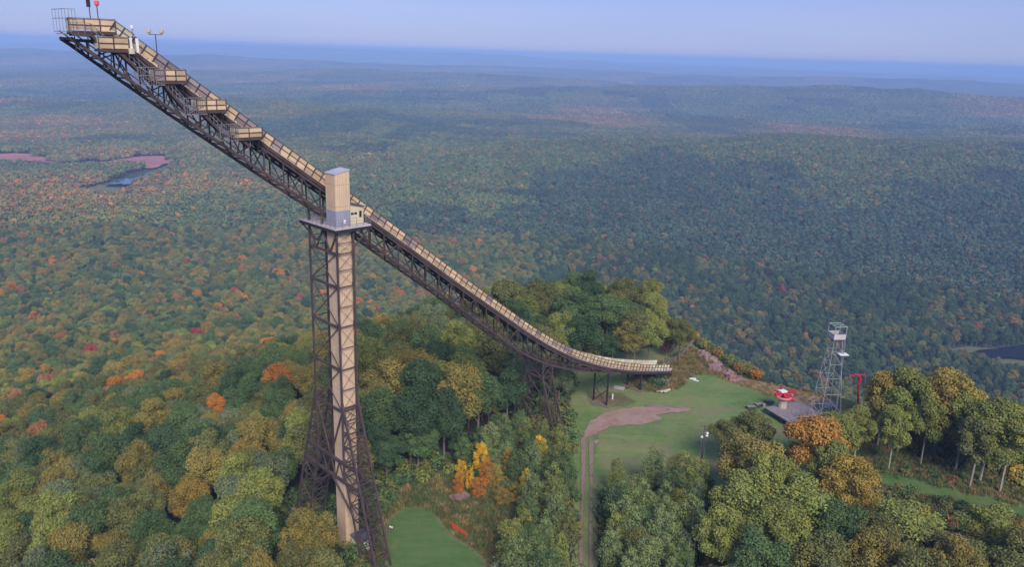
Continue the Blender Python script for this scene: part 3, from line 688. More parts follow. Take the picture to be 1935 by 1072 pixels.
# elevator shaft, siding in two colours, sloping cap
sh = MB(); s0, s1, n0, n1 = 59.1, 61.45, -96.4, -93.98
sh.sbox(s0, s1, n0, n1, zg-.4, -25.0)
shaft = sh.build('elevator_shaft', 'siding', hill)
sh = MB(); sh.sbox(s0, s1, n0, n1, -24.15, -21.9); sh.build('lower_cladding', 'band', shaft)
sh = MB(); P = [S(s0, n0, 0)[:2], S(s1, n0, 0)[:2], S(s1, n1, 0)[:2], S(s0, n1, 0)[:2]]
sh.prism(P, -21.9, [-16.85, -16.35, -16.35, -16.85]); sh.build('upper_cladding', 'siding', shaft)
sh = MB(); P = [S(s0-.07, n0-.07, 0)[:2], S(s1+.07, n0-.07, 0)[:2], S(s1+.07, n1+.07, 0)[:2], S(s0-.07, n1+.07, 0)[:2]]
sh.prism(P, [-16.84, -16.34, -16.34, -16.84], [-16.70, -16.20, -16.20, -16.70]); sh.build('roof', 'roof_grey', shaft)
sh = MB(); sh.sbox(60.35, 60.65, n1, n1+.04, -23.75, -23.2); sh.build('notice', 'white', shaft)
# landing cabin beside the shaft
cb = MB(); P = [S(s1+.01, -96.5, 0)[:2], S(63.9, -96.5, 0)[:2], S(63.9, -94.4, 0)[:2], S(s1+.01, -94.4, 0)[:2]]
cb.prism(P, -24.15, [-21.15, -21.75, -21.75, -21.15]); cab = cb.build('cabin', 'cream_wall', hill)
cb = MB(); P = [S(s1+.02, -96.7, 0)[:2], S(64.15, -96.7, 0)[:2], S(64.15, -94.15, 0)[:2], S(s1+.02, -94.15, 0)[:2]]
cb.prism(P, [-21.14, -21.8, -21.8, -21.14], [-21.0, -21.66, -21.66, -21.0]); cb.build('roof', 'roof_dark', cab)
cb = MB(); cb.sbox(63.1, 63.65, -94.4, -94.35, -24.1, -22.1); dr = cb.build('door', 'cream_wall', cab)
cb = MB(); cb.sbox(63.18, 63.57, -94.35, -94.32, -23.2, -22.3); cb.build('pane', 'glass', dr)
for q in (61.85, 62.4):
    cb = MB(); cb.sbox(q, q+.42, -94.4, -94.36, -22.75, -22.45); cb.build('window', 'glass', cab)
# platform and its pipe railing
pf = MB(); pf.sbox(58.3, 64.25, -102.55, -93.0, -24.35, -24.15); plat = pf.build('viewing_platform', 'slab', hill)
pf = MB(); pf.sbox(58.33, 64.22, -93.06, -93.0+.03, -24.78, -24.36); pf.sbox(58.3-.03, 58.36, -102.5, -93.03, -24.78, -24.36)
pf.sbox(58.4, 64.2, -102.52, -102.4, -24.78, -24.36); pf.sbox(64.1, 64.24, -102.4, -93.1, -24.78, -24.36)
for n_ in np.arange(-102, -93.2, 1.1): pf.bar(S(58.4, n_, -24.6), S(64.1, n_, -24.6), .12, .3)
pf.build('fascia', 'steel_dark', plat)
pr = MB(); c = [(58.35, -93.05), (64.2, -93.05), (64.2, -102.5), (58.35, -102.5)]
for i in range(4):
    (a, an), (b, bn) = c[i], c[(i+1) % 4]; L_ = math.hypot(b-a, bn-an); k = round(L_/1.2)
    for j in range(k):
        t = j/k; pr.bar(S(a+(b-a)*t, an+(bn-an)*t, -24.15), S(a+(b-a)*t, an+(bn-an)*t, -22.95), .05)
    for q in (-22.95, -23.35, -23.75): pr.bar(S(a, an, q), S(b, bn, q), .04)
for q in np.arange(62.3, 64.2, .5): pr.bar(S(q, -97.4, -24.15), S(q, -97.4, -21.4), .05)
for q in (-21.4, -22.2, -23.0): pr.bar(S(62.2, -97.4, q), S(64.2, -97.4, q), .05)
pr.build('pipe_railing', 'mesh_grey', plat)
br = MB()
for s_ in (58.5, 64.0):
    br.bar(S(s_, -102.3, -24.7), S(60, NA, -27.3), .18)
br.bar(S(64.1, -93.2, -24.7), S(SB_, NC, -27.3), .18); br.bar(S(64.1, -102.3, -24.7), S(SB_, NA, -27.3), .16)
br.build('platform_brace', 'steel', plat)

# second support, a smaller splayed trestle
ts = MB(); SA2, SB2, NC2, NA2 = 106.9, 109.6, -97.6, -102.1
zk = -61.2
g2 = S(108.2, -99, 0); zg2 = H(g2[0], g2[1])
for s_ in (SA2, SB2):
    for n_ in (NC2, NA2): ts.bar(S(s_, n_, _zb(s_)), S(s_, n_, zk), .26)
    for n_, sg, of in ((NC2, 1, 4.4), (NA2, -1, 4.4)):
        ts.bar(S(s_, n_, zk), S(s_+.3, n_+sg*of, zg2-.3), .28)
        ts.bar(S(s_, n_, zk), S(s_+.3, n_+sg*(of-2), zg2-.3), .18)
        ts.bar(S(s_+.1, n_+sg*of*.4, zk+(zg2-zk)*.4), S(s_+.3, n_+sg*(of-2)*.75, zk+(zg2-zk)*.75), .13)
        ts.bar(S(s_+.1, n_+sg*of*.75, zk+(zg2-zk)*.75), S(s_+.3, n_+sg*(of-2)*.4, zk+(zg2-zk)*.4), .13)
    ts.bar(S(s_, NC2, -59), S(s_, NA2, zk), .14); ts.bar(S(s_, NA2, -59), S(s_, NC2, zk), .14)
    ts.bar(S(s_, NC2, zk), S(s_, NA2, zk), .2)
    ts.bar(S(s_, NC2+1.7, zk+(zg2-zk)*.4), S(s_, NA2-1.7, zk+(zg2-zk)*.4), .18)
    ts.bar(S(s_, NC2, zk), S(s_, NA2-1.7, zk+(zg2-zk)*.4), .15); ts.bar(S(s_, NA2, zk), S(s_, NC2+1.7, zk+(zg2-zk)*.4), .15)
    ts.bar(S(s_, NC2+1.7, zk+(zg2-zk)*.4), S(s_, NA2-3.5, zg2), .14); ts.bar(S(s_, NA2-1.7, zk+(zg2-zk)*.4), S(s_, NC2+3.5, zg2), .14)
for n_, sg in ((NC2, 1), (NA2, -1)):
    for a, b, oa, ob in ((_zb(108), -59, 0, 0), (-59, zk, 0, 0), (zk, zk+(zg2-zk)*.33, 0, 1.4), (zk+(zg2-zk)*.33, zk+(zg2-zk)*.66, 1.4, 2.9), (zk+(zg2-zk)*.66, zg2, 2.9, 4.4)):
        ts.bar(S(SA2, n_+sg*oa, a), S(SB2, n_+sg*ob, b), .11); ts.bar(S(SB2, n_+sg*oa, a), S(SA2, n_+sg*ob, b), .11)
        ts.bar(S(SA2, n_+sg*ob, b), S(SB2, n_+sg*ob, b), .13)
ts.build('trestle', 'steel', hill)
# three post bents under the take-off
for s_, zt_ in ((128.4, None), (140.6, None), (150.6, None)):
    pb = MB()
    for n_ in (NN, NF):
        x, y, _ = S(s_, n_, 0); z0 = H(x, y); ztp = (_zb(s_) if s_ < 133 else zd(s_)-1.0)
        pb.bar((x, y, z0-.4), (x, y, ztp), .30)
    x, y, _ = S(s_, NN, 0); z0 = H(x, y)
    if s_ < 130:
        zm = (z0+ztp)/2
        pb.bar(S(s_, NN, ztp-.3), S(s_, NF, zm), .15); pb.bar(S(s_, NN, zm), S(s_, NF, z0+.4), .15); pb.bar(S(s_, NF, ztp-.3), S(s_, NN, zm), .08); pb.bar(S(s_, NF, zm), S(s_, NN, z0+.4), .08)
    if s_ > 150:
        pb.bar(S(s_, NN, z0+.5), S(s_-4.0, NN, zd(s_-4)-1), .16); pb.bar(S(s_, NF, z0+.5), S(s_-4.0, NF, zd(s_-4)-1), .16)
    bent = pb.build('post_bent', 'steel_dark', hill)
    ft = MB(); 
    ft.sbox(s_-.8, s_+.8, NF-1.0, NN+1.0, z0-1, z0+.28); ft.build('footing', 'earth', bent)

# ------------------------------------------------------------------ small things on the hill
def box_at(mb, x, y, z, sx, sy, sz, rot=0, mi=0):
    c, s = math.cos(rot), math.sin(rot)
    P = [(x+a*c-b*s, y+a*s+b*c) for a, b in ((-sx/2, -sy/2), (sx/2, -sy/2), (sx/2, sy/2), (-sx/2, sy/2))]
    mb.prism(P, z, z+sz, mi)
R45 = math.pi/4
# service hut at the tower foot
hx, hy = S(60.5, -92.3, 0)[:2]; hz = H(hx, hy)+.1
hut = thing('service_hut', 'small pale green hut with a dark roof at the foot of the elevator shaft', 'hut', (hx, hy, hz))
mb = MB(); mb.sbox(59.7, 61.9, -93.4, -91.5, hz-.5, hz+2.0); w_ = mb.build('wall', 'pale_green', hut)
mb = MB(); P = [S(59.55, -93.6, 0)[:2], S(62.1, -93.6, 0)[:2], S(62.1, -91.3, 0)[:2], S(59.55, -91.3, 0)[:2]]
mb.prism(P, [hz+2.6, hz+2.6, hz+2.01, hz+2.01], [hz+2.72, hz+2.72, hz+2.13, hz+2.13]); mb.build('roof', 'roof_dark', hut)
for q in (60.4, 60.9):
    mb = MB(); mb.sbox(q, q+.36, -91.5, -91.46, hz+1.15, hz+1.4); mb.build('window', 'glass', hut)
mb = MB(); mb.sbox(59.7, 62.2, -91.45, -90.8, hz-.4, hz+.0); mb.build('doorstep', 'concrete', hut)
# bunting/flag hanging from the leg
fx, fy = S(65.6, -91.6, 0)[:2]; fz = H(fx, fy)
fl = thing('flag', 'small white and red flag on a short staff beside the tower leg', 'flag', (fx, fy, fz))
mb = MB(); mb.tube([(fx, fy, fz-.1), (fx, fy, fz+2.6)], .03, 6); mb.build('staff', 'mesh_grey', fl)
mb = MB()
for k in range(5):
    a0, a1 = k*.11, (k+1)*.11; w0, w1 = .07*math.sin(k*1.3), .07*math.sin((k+1)*1.3)
    for zz0, zz1, mi in ((2.5, 2.2, 0), (2.2, 1.95, 1)):
        mb.add([(fx+a0, fy+w0, fz+zz1-.1*k/5), (fx+a1, fy+w1, fz+zz1-.1*k/5), (fx+a1, fy+w1, fz+zz0-.1*k/5), (fx+a0, fy+w0, fz+zz0-.1*k/5)], [(0, 1, 2, 3)], mi)
mb.build('cloth', ['white', 'red'], fl)
# orange snow fence on the lower meadow
def net_fence(name, pts, mat, hgt, label, cat, post='pole_wood', step=1.6, mesh=.22, w=.03):
    W_ = [G(*p) for p in pts] if not isinstance(pts[0][0], float) else pts
    root = thing(name, label, cat, (W_[0][0], W_[0][1], H(*W_[0]))); mb = MB()
    for (a, b) in zip(W_[:-1], W_[1:]):
        L_ = math.hypot(b[0]-a[0], b[1]-a[1]); k = max(1, round(L_/step))
        for j in range(k+1):
            t = j/k; x, y = a[0]+(b[0]-a[0])*t, a[1]+(b[1]-a[1])*t; z = H(x, y)
            if j < k or b == W_[-1]: pb = MB(); pb.bar((x, y, z-.2), (x, y, z+hgt+.1), .07); pb.build('post', post, root)
            if j < k:
                t2 = (j+1)/k; x2, y2 = a[0]+(b[0]-a[0])*t2, a[1]+(b[1]-a[1])*t2; z2 = H(x2, y2); m = int(hgt/mesh)
                for q in range(m+1): mb.bar((x, y, z+.08+q*mesh), (x2, y2, z2+.08+q*mesh), w, w*1.6)
                for q in np.arange(0, 1, mesh/(L_/k)): 
                    xx, yy, z_ = x+(x2-x)*q, y+(y2-y)*q, z+(z2-z)*q; mb.bar((xx, yy, z_+.08), (xx, yy, z_+hgt), w)
    mb.build('netting', mat, root); return root
net_fence('snow_fence', [(849, 992), (854, 999), (868, 1008), (884, 1022)], 'orange_net', 1.0, 'short orange plastic snow fence at the edge of the rounded lawn', 'fence', w=.07)
net_fence('wire_fence', [(1252, 692), (1275, 684), (1292, 672), (1305, 655), (1309, 646)], 'wire', 1.5, 'pale wire mesh fence curving along the brow behind the take-off', 'fence', 'steel_pale', 3.0, .4, .03)
# markers
def marker(u, v, h, label, name='marker_post', r=.16):
    x, y = G(u, v); z = H(x, y); mb = MB(); mb.tube([(x, y, z-.2), (x, y, z+h*.93), (x, y, z+h)], [r, r, r*.6], 8)
    mb.tube([(x, y, z+.01), (x, y, z+.12)], r*1.5, 8)
    return tag(mb.build(name, 'white', off=(x, y, z)), label, 'post')
marker(1157, 757, 1.5, 'thick white post standing right of the first pair of dark posts')
marker(1254, 697, 1.3, 'thin white post behind the end of the take-off', r=.1)
marker(1636, 838, 1.3, 'white post at the edge of the right-hand wood', r=.15)
# slabs and boards lying on the lawn
def slab(name, u, v, L_, W_, hh, rot, mat, label, cat, tilt=0, n=1):
    x, y = G(u, v); z = H(x, y)+.15; mb = MB()
    for k in range(n): box_at(mb, x+k*.5, y-k*.3, z+k*hh, L_*(1-.1*k), W_, hh, rot+k*.3)
    return tag(mb.build(name, mat, off=(x, y, z)), label, cat)
slab('concrete_slab', 1170, 736, 2.4, 1.2, .3, -.4, 'steel_pale', 'grey sheet lying left of the middle footing', 'slab')
slab('timber_stack', 1251, 742, 2.8, .5, .22, .2, 'cream', 'pale boards stacked in the rough grass below the take-off', 'boards', n=3)
slab('white_sheet', 1309, 718, 1.5, .7, .12, .0, 'white', 'white plastic sheet lying on the lawn right of the take-off', 'sheet')
slab('white_sheet', 1315, 721, 1.3, .5, .10, -.6, 'white', 'smaller white sheet beside the first one on the lawn', 'sheet')
slab('stone_slab', 1245, 771, 6.0, .9, .16, .02, 'rock', 'long pinkish stone slab at the top edge of the gravel', 'stone')
slab('stone_slab', 1290, 774, 4.0, .5, .12, -.1, 'rock', 'short stone slab right of the long one', 'stone')
slab('flat_boulder', 866, 944, 3.0, 1.6, .4, .4, 'rock', 'dark flat boulder in the meadow above the rounded lawn', 'stone', n=2)
# timber crib under the take-off
x, y = G(1247, 726); z = H(x, y); mb = MB()
for k in range(4): 
    for q in (-1, 1): box_at(mb, x+(q*1.1 if k % 2 else 0), y+(0 if k % 2 else q*.9), z-.1+k*.28, .28 if k % 2 else 2.6, 2.2 if k % 2 else .28, .26, R45)
tag(mb.build('timber_crib', 'wood_deck', off=(x, y, z)), 'grey timber crib on the ground beneath the take-off end', 'crib')
# picnic tables
def picnic(u, v, rot, label):
    x, y = G(u, v); z = H(x, y)+.1; t = thing('picnic_table', label, 'picnic table', (x, y, z), 'picnic tables by the lift deck')
    mb = MB(); 
    for k in range(5): box_at(mb, x-math.sin(rot)*(k-2)*.17, y+math.cos(rot)*(k-2)*.17, z+.72, 2.0, .15, .05, rot)
    mb.build('tabletop', 'wood_deck', t)
    for sg in (-1, 1):
        mb = MB(); box_at(mb, x-math.sin(rot)*sg*.75, y+math.cos(rot)*sg*.75, z+.43, 2.0, .28, .05, rot); mb.build('bench', 'wood_dark', t)
    for sg in (-1, 1):
        mb = MB(); cx, cy = x+math.cos(rot)*sg*.7, y+math.sin(rot)*sg*.7
        for q in (-1, 1): mb.bar((cx-math.sin(rot)*q*.25, cy+math.cos(rot)*q*.25, z+.72), (cx-math.sin(rot)*q*.7, cy+math.cos(rot)*q*.7, z), .09)
        mb.bar((cx-math.sin(rot)*.8, cy+math.cos(rot)*.8, z+.4), (cx+math.sin(rot)*.8, cy-math.cos(rot)*.8, z+.4), .08); mb.build('leg', 'wood_dark', t)
picnic(1419, 775, .35, 'dark picnic table farthest from the red lift wheel'); picnic(1434, 770, .5, 'picnic table between the other table and the bins'); picnic(1453, 763, .5, 'picnic table nearest the red lift wheel')
x, y = G(1443, 771); z = H(x, y); mb = MB(); mb.tube([(x, y, z), (x, y, z+.9), (x, y, z+1.0)], [.33, .33, .28], 10)
tag(mb.build('barrel', 'band', off=(x, y, z)), 'pale blue-grey barrel among the picnic tables', 'barrel')

# wooden lift deck
def at_depth(u, v, yy): r = RAY(u, v); k = yy/r[1]; return r*k
c0 = G(1500, 797); ca = math.radians(24)
dx_, dy_ = math.cos(ca), math.sin(ca)
def Dk(a, b): return (c0[0]+a*dx_-b*dy_, c0[1]+a*dy_+b*dx_)
zdk = H(*c0)+1.5
dk = thing('lift_deck', 'raised grey wooden deck with railings in front of the steel lookout tower', 'deck', (c0[0], c0[1], H(*c0)))
mb = MB(); random.seed(9)
for k in range(26):
    b0 = -4+k*.36
    P = [Dk(-3.6, b0), Dk(6.2, b0), Dk(6.2, b0+.33), Dk(-3.6, b0+.33)]; mb.prism(P, zdk-.08, zdk, 0, random.random())
mb.build('deck_boards', 'wood_deck', dk)
mb = MB()
for a in np.arange(-3.5, 6.3, 1.9):
    for b in (-3.9, 0, 5.2):
        x, y = Dk(a, b); mb.bar((x, y, H(x, y)-.3), (x, y, zdk-.1), .2)
for b in (-3.9, 5.2): mb.bar((*Dk(-3.6, b), zdk-.25), (*Dk(6.2, b), zdk-.25), .1, .3)
for a in (-3.6, 6.2): mb.bar((*Dk(a, -3.9), zdk-.25), (*Dk(a, 5.2), zdk-.25), .1, .3)
mb.build('substructure', 'wood_dark', dk)
mb = MB()
for (a, b), (a2, b2) in (((-3.6, -3.9), (6.2, -3.9)), ((6.2, -3.9), (6.2, 5.2)), ((-.5, -.8), (4.0, -.8)), ((3.0, 5.2), (6.2, 5.2))):
    L_ = math.hypot(a2-a, b2-b); k = round(L_/1.2)
    for j in range(k+1):
        t = j/k; x, y = Dk(a+(a2-a)*t, b+(b2-b)*t); mb.bar((x, y, zdk), (x, y, zdk+1.05), .09)
    for q in (1.05, .6, .3): mb.bar((*Dk(a, b), zdk+q), (*Dk(a2, b2), zdk+q), .12 if q > 1 else .06, .05)
mb.build('railing', 'wood_deck', dk)
# ramp in front
mb = MB(); P = [Dk(-3.4, -4.1), Dk(-1.9, -4.1), Dk(-1.9, -9.0), Dk(-3.4, -9.0)]
mb.prism(P, [zdk-.2, zdk-.2, zdk-1.6, zdk-1.6], [zdk-.05, zdk-.05, zdk-1.4, zdk-1.4])
for q in (-3.4, -1.9):
    mb.bar((*Dk(q, -4.1), zdk+.9), (*Dk(q, -9), zdk-.5), .08)
    for b in (-4.2, -6.5, -8.9): mb.bar((*Dk(q, b), zdk-.1+(b+4.1)*.28), (*Dk(q, b), zdk+.9+(b+4.1)*.28), .07)
mb.build('ramp', 'wood_deck', dk)
# chairlift return wheel on a concrete pier
bx, by = G(1476, 783); bz = H(bx, by)
lt = thing('chairlift_terminal', 'red chairlift bullwheel frame on a concrete pier beside the wooden deck', 'chairlift', (bx, by, bz))
mb = MB(); mb.tube([(bx, by, bz-.3), (bx, by, bz+3.6)], [1.0, .9], 10); mb.tube([(bx, by, bz+3.6), (bx, by, bz+3.7)], 1.1, 10); mb.build('pier', 'concrete', lt)
mb = MB(); cz = bz+4.35
tilt = lambda a, r, dz=0: (bx+r*math.cos(a), by+r*math.sin(a), cz+dz+.16*r*math.sin(a))
n_ = 32; Vr = []; Fr = []
for k in range(n_):
    a = 2*math.pi*k/n_
    Vr += [tilt(a, 1.95), tilt(a, 1.65), tilt(a, 1.65, .28), tilt(a, 1.95, .28)]
for k in range(n_):
    j = (k+1) % n_
    for e in range(4): Fr.append((k*4+e, j*4+e, j*4+(e+1) % 4, k*4+(e+1) % 4))
mb.add(Vr, Fr)
for k in range(6): a = 2*math.pi*k/6+.3; mb.bar(tilt(a, .2, .1), tilt(a, 1.8, .1), .22, .12)
mb.build('bullwheel', 'pink', lt)
mb = MB()
mb.bar(tilt(.3, -2.2, .55), tilt(.3, 2.9, .55), .55, .5); mb.bar(tilt(1.5, -1.7, .45), tilt(1.5, 2.0, .5), .5, .45)
mb.bar(tilt(-.6, -1.9, .1), tilt(-.6, 2.4, -.5), .4, .5); mb.bar(tilt(2.5, -2.0, .25), tilt(2.5, 2.1, .35), .35, .4)
mb.bar((bx, by, bz+3.6), (bx, by, cz+.6), .7); mb.build('frame', 'red', lt)
mb = MB(); box_at(mb, bx-.2, by+.2, cz+.75, 1.5, 1.2, .3, .4); mb.build('motor_cover', 'white', lt)
# lift tower beyond, red crossarm
lx, ly = G(1622, 790); lz = H(lx, ly)
lo = thing('lift_tower', 'slim red chairlift tower with a curved head among the right-hand trees', 'lift tower', (lx, ly, lz))
P0 = at_depth(1622, 724, ly); zt_l = P0[2]
mb = MB(); mb.tube([(lx, ly, lz-.3), (P0[0], ly, zt_l)], [.3, .22], 8); mb.build('pole', 'red', lo)
mb = MB(); hx_ = P0[0]
mb.tube([(hx_, ly, zt_l-.5), (hx_+.35, ly, zt_l+.8), (hx_-.3, ly, zt_l+1.7), (hx_-1.3, ly-.2, zt_l+2.0)], [.36, .34, .28, .2], 8); mb.bar((hx_-2.4, ly-.3, zt_l+1.7), (hx_+1.2, ly+.1, zt_l+1.9), .2, .3)
mb.build('crossarm', 'red', lo)
for q in (-2.3, 1.1):
    mb = MB()
    for e in (-.5, 0, .5): mb.tube([(hx_+q+e*.3, ly-.1+e, zt_l+1.5), (hx_+q+e*.3+.12, ly-.1+e, zt_l+1.5)], .22, 10)
    mb.build('sheave', 'mesh_grey', lo)
# green shed behind the tower
gx, gy = G(1561, 783); gz = H(gx, gy)
gs = thing('green_shed', 'green shed with a dark hipped roof seen through the legs of the lookout tower', 'shed', (gx, gy, gz))
mb = MB(); box_at(mb, gx, gy, gz-.2, 3.6, 3.2, 2.5, .35); mb.build('wall', 'green_paint', gs)
mb = MB(); c_, s_ = math.cos(.35), math.sin(.35)
E_ = [(gx+a*c_-b*s_, gy+a*s_+b*c_, gz+2.31) for a, b in ((-2.1, -1.9), (2.1, -1.9), (2.1, 1.9), (-2.1, 1.9))]
T_ = [(gx+a*c_-b*s_, gy+a*s_+b*c_, gz+3.3) for a, b in ((-.7, 0), (.7, 0))]
mb.add(E_+T_, [(0, 1, 5, 4), (1, 2, 5), (2, 3, 4, 5), (3, 0, 4), (3, 2, 1, 0)]); mb.build('roof', 'roof_dark', gs)
mb = MB(); box_at(mb, gx-.55+.56, gy-1.62-.0, gz-.1, .9, .06, 2.0, .35); mb.build('door', 'roof_dark', gs)

# lookout tower: tapering galvanised lattice with an open cab
kx, ky = G(1555, 806); kz = H(kx, ky); KH = 20.6; ka = math.radians(8)
lk = thing('lookout_tower', 'tapering pale steel lattice lookout tower with an open white cab on top', 'lookout tower', (kx, ky, kz))
def K(a, b, z): return (kx+a*math.cos(ka)-b*math.sin(ka), ky+a*math.sin(ka)+b*math.cos(ka), kz+z)
def hw(z): return 2.5-(2.5-.85)*min(1, z/(KH-1.2))
mb = MB(); levs = [0, 4.2, 8.0, 11.4, 14.4, 17.2, KH-.9]
corn = ((-1, -1), (1, -1), (1, 1), (-1, 1))
for (a, b) in corn: mb.bar(K(a*hw(0), b*hw(0), -.3), K(a*.85, b*.85, KH-.9), .08)
for i, z_ in enumerate(levs[1:]):
    zp = levs[i]
    for q in range(4):
        (a, b), (a2, b2) = corn[q], corn[(q+1) % 4]; w0, w1 = hw(zp), hw(z_)
        mb.bar(K(a*w1, b*w1, z_), K(a2*w1, b2*w1, z_), .06)
        if i < 5 or q % 2 == 0:
            mb.bar(K(a*w1, b*w1, z_), K(a2*w0, b2*w0, zp), .05)
            if i == 0: mb.bar(K(a2*w1, b2*w1, z_), K(a*w0, b*w0, zp), .05)
lat = mb.build('lattice', 'steel_pale', lk)
mb = MB()
for q in (-.22, .22): mb.bar(K(1.7+q*.1, -1.3+q, 0), K(1.2, -1.2+q, KH-1), .07)
for z_ in np.arange(.4, KH-1, .5): t = z_/(KH-1); mb.bar(K(1.7-.5*t, -1.52+.1*t, z_), K(1.7-.5*t, -1.08+.1*t, z_), .04)
mb.build('ladder', 'steel_pale', lk)
mb = MB(); P = [K(a, b, 0)[:2] for a, b in ((.3, -1.9), (2.2, -1.9), (2.2, -.5), (.3, -.5))]; mb.prism(P, kz+KH-4.0, kz+KH-3.88); mb.build('rest_platform', 'white', lk)
cbm = MB(); P = [K(a*1.25, b*1.25, 0)[:2] for a, b in corn]; cbm.prism(P, kz+KH-.9, kz+KH-.75); cabk = cbm.build('cab_floor', 'wood_dark', lk)
mb = MB()
for q in range(4):
    (a, b), (a2, b2) = corn[q], corn[(q+1) % 4]
    p0, p1 = Vector(K(a*1.25, b*1.25, KH-.75)), Vector(K(a2*1.25, b2*1.25, KH-.75)); o_ = Vector((0, 0, .55)); mb.bar(p0+o_, p1+o_, .06, 1.1)
mb.build('cab_wall', 'slab', cabk)
mb = MB()
for q in range(4):
    (a, b), (a2, b2) = corn[q], corn[(q+1) % 4]
    mb.bar(K(a*1.25, b*1.25, KH+.3), K(a*1.25, b*1.25, KH+2.0), .12); None
    mb.bar(K(a*1.25, b*1.25, KH+2.0), K(a2*1.25, b2*1.25, KH+2.0), .12); None
mb.bar(K(-1.25, 0, KH+2.0), K(1.25, 0, KH+2.0), .08); mb.bar(K(0, -1.25, KH+2.04), K(0, 1.25, KH+2.04), .08)
mb.build('cab_frame', 'steel_pale', cabk)

# utility pole with lamps
ux, uy = G(1323, 893); uz = H(ux, uy); UH = 9.6
up_ = thing('utility_pole', 'wooden utility pole with floodlights at the lower edge of the lawn', 'utility pole', (ux, uy, uz))
mb = MB(); mb.tube([(ux, uy, uz-.4), (ux, uy, uz+3.2), (ux, uy, uz+UH)], [.2, .16, .11], 8); mb.build('pole', 'pole_wood', up_)
mb = MB(); mb.bar((ux-.9, uy, uz+UH-.25), (ux+.9, uy+.2, uz+UH-.25), .1, .12)
for q in (-.8, .2, .8): mb.tube([(ux+q, uy, uz+UH-.2), (ux+q, uy, uz+UH)], .06, 6)
mb.build('crossarm', 'pole_wood', up_)
for dx, dz in ((.4, -1.4), (-.45, -2.2), (.35, -1.9)):
    mb = MB(); mb.tube([(ux, uy, uz+UH+dz-.1), (ux+dx, uy-.3, uz+UH+dz)], .035, 5); mb.tube([(ux+dx, uy-.3, uz+UH+dz+.2), (ux+dx*1.2, uy-.55, uz+UH+dz-.12)], [.12, .3], 10)
    mb.build('floodlight', 'white', up_)
mb = MB(); box_at(mb, ux-.3, uy-.15, uz+1.0, .35, .25, .7); mb.build('meter_box', 'white', up_)
mb = MB(); mb.tube([(ux, uy, uz+UH-.9), (ux+.15, uy, uz+UH-.75), (ux+.15, uy, uz+UH-.1)], .04, 5); mb.build('conduit', 'mesh_grey', up_)
# wires running down towards the camera
for q, lab in ((-.35, 'left'), (.35, 'right')):
    pts = []
    for t in np.linspace(0, 1, 20):
        y = uy-60*t; pts.append((ux+q-60*t*ux/uy, y, uz+UH-.2-2*t-6*t*(1-t)))
    mb = MB(); mb.tube(pts, .018, 4); tag(mb.build('power_line', 'wire', off=(ux, uy, uz)), f'thin grey power line on the {lab} running down from the utility pole', 'cable', 'power lines from the pole')
# groomer / machine among the golden trees and small dark blue object
x, y = G(1536, 896); z = H(x, y)+3.2*0
mc = thing('red_snow_gun', 'orange-red machine half hidden between the golden tree crowns', 'machine', (x, y, z))
mb = MB(); mb.tube([(x-.7, y-.3, z+1.5), (x-.3, y-.1, z+1.6), (x+.6, y+.2, z+1.75)], [.35, .55, .45], 12); mb.build('barrel', 'orange_net', mc)
mb = MB(); mb.bar((x, y, z), (x, y, z+1.4), .15); mb.bar((x-.7, y, z+.15), (x+.7, y, z+.15), .12); mb.bar((x, y-.7, z+.15), (x, y+.7, z+.15), .12); mb.build('stand', 'wood_dark', mc)
x, y = G(1812, 1024); z = H(x, y)
mc = thing('water_tank', 'small dark blue tank in the brush near the bottom right', 'tank', (x, y, z))
mb = MB(); mb.tube([(x-.7, y, z+.7), (x+.7, y+.2, z+.7)], .45, 12); mb.build('drum', 'navy', mc)
for q in (-.6, .6):
    mb = MB(); box_at(mb, x+q, y, z-.2, .15, 1.2, .6); mb.build('cradle', 'steel_dark', mc)

# ------------------------------------------------------------------ trees
def leaf_cloud(rng, lobes, n, ls, squash=1.0, upbias=0.35, flat=0.5):
    """diamond leaf clumps scattered over the lobes' surfaces; returns verts, faces, v, w"""
    L_ = np.array([(c[0], c[1], c[2], r) for c, r in lobes]); cen = L_[:, :3].mean(0)
    w = L_[:, 3]**2; idx = rng.choice(len(L_), n*2, p=w/w.sum())
    d = rng.normal(size=(n*2, 3)); d[:, 2] += upbias; d /= np.linalg.norm(d, axis=1)[:, None]
    r = L_[idx, 3]*rng.uniform(0.62, 1.22, n*2)
    P = L_[idx, :3]+d*r[:, None]*np.array([1, 1, squash])
    keep = np.ones(len(P), bool)
    for k in range(len(L_)):
        q = (P-L_[k, :3])/np.array([1, 1, squash]); keep &= ~((np.linalg.norm(q, axis=1) < L_[k, 3]*0.72) & (idx != k))
    P = P[keep][:n]; d = d[keep][:n]; idx = idx[keep][:n]; m = len(P)
    nr = d+rng.normal(size=(m, 3))*flat; nr[:, 2] += .25; nr /= np.linalg.norm(nr, axis=1)[:, None]
    a = rng.normal(size=(m, 3)); x = np.cross(nr, a); x /= np.linalg.norm(x, axis=1)[:, None]; y = np.cross(nr, x)
    s = ls*rng.uniform(0.6, 1.35, m)[:, None]
    Vv = np.empty((m, 4, 3)); Vv[:, 0] = P-x*s*.62; Vv[:, 1] = P-y*s*.42+nr*s*.08; Vv[:, 2] = P+x*s*.62; Vv[:, 3] = P+y*s*.42+nr*s*.08
    lv = rng.uniform(0, 1, len(L_)); v = np.clip(0.5+(lv[idx]-.5)*.34+rng.normal(size=m)*.19, 0, 1)
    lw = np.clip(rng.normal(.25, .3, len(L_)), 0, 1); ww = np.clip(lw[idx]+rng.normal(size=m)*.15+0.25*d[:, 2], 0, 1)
    return Vv.reshape(-1, 3), np.arange(m*4).reshape(m, 4), v, ww
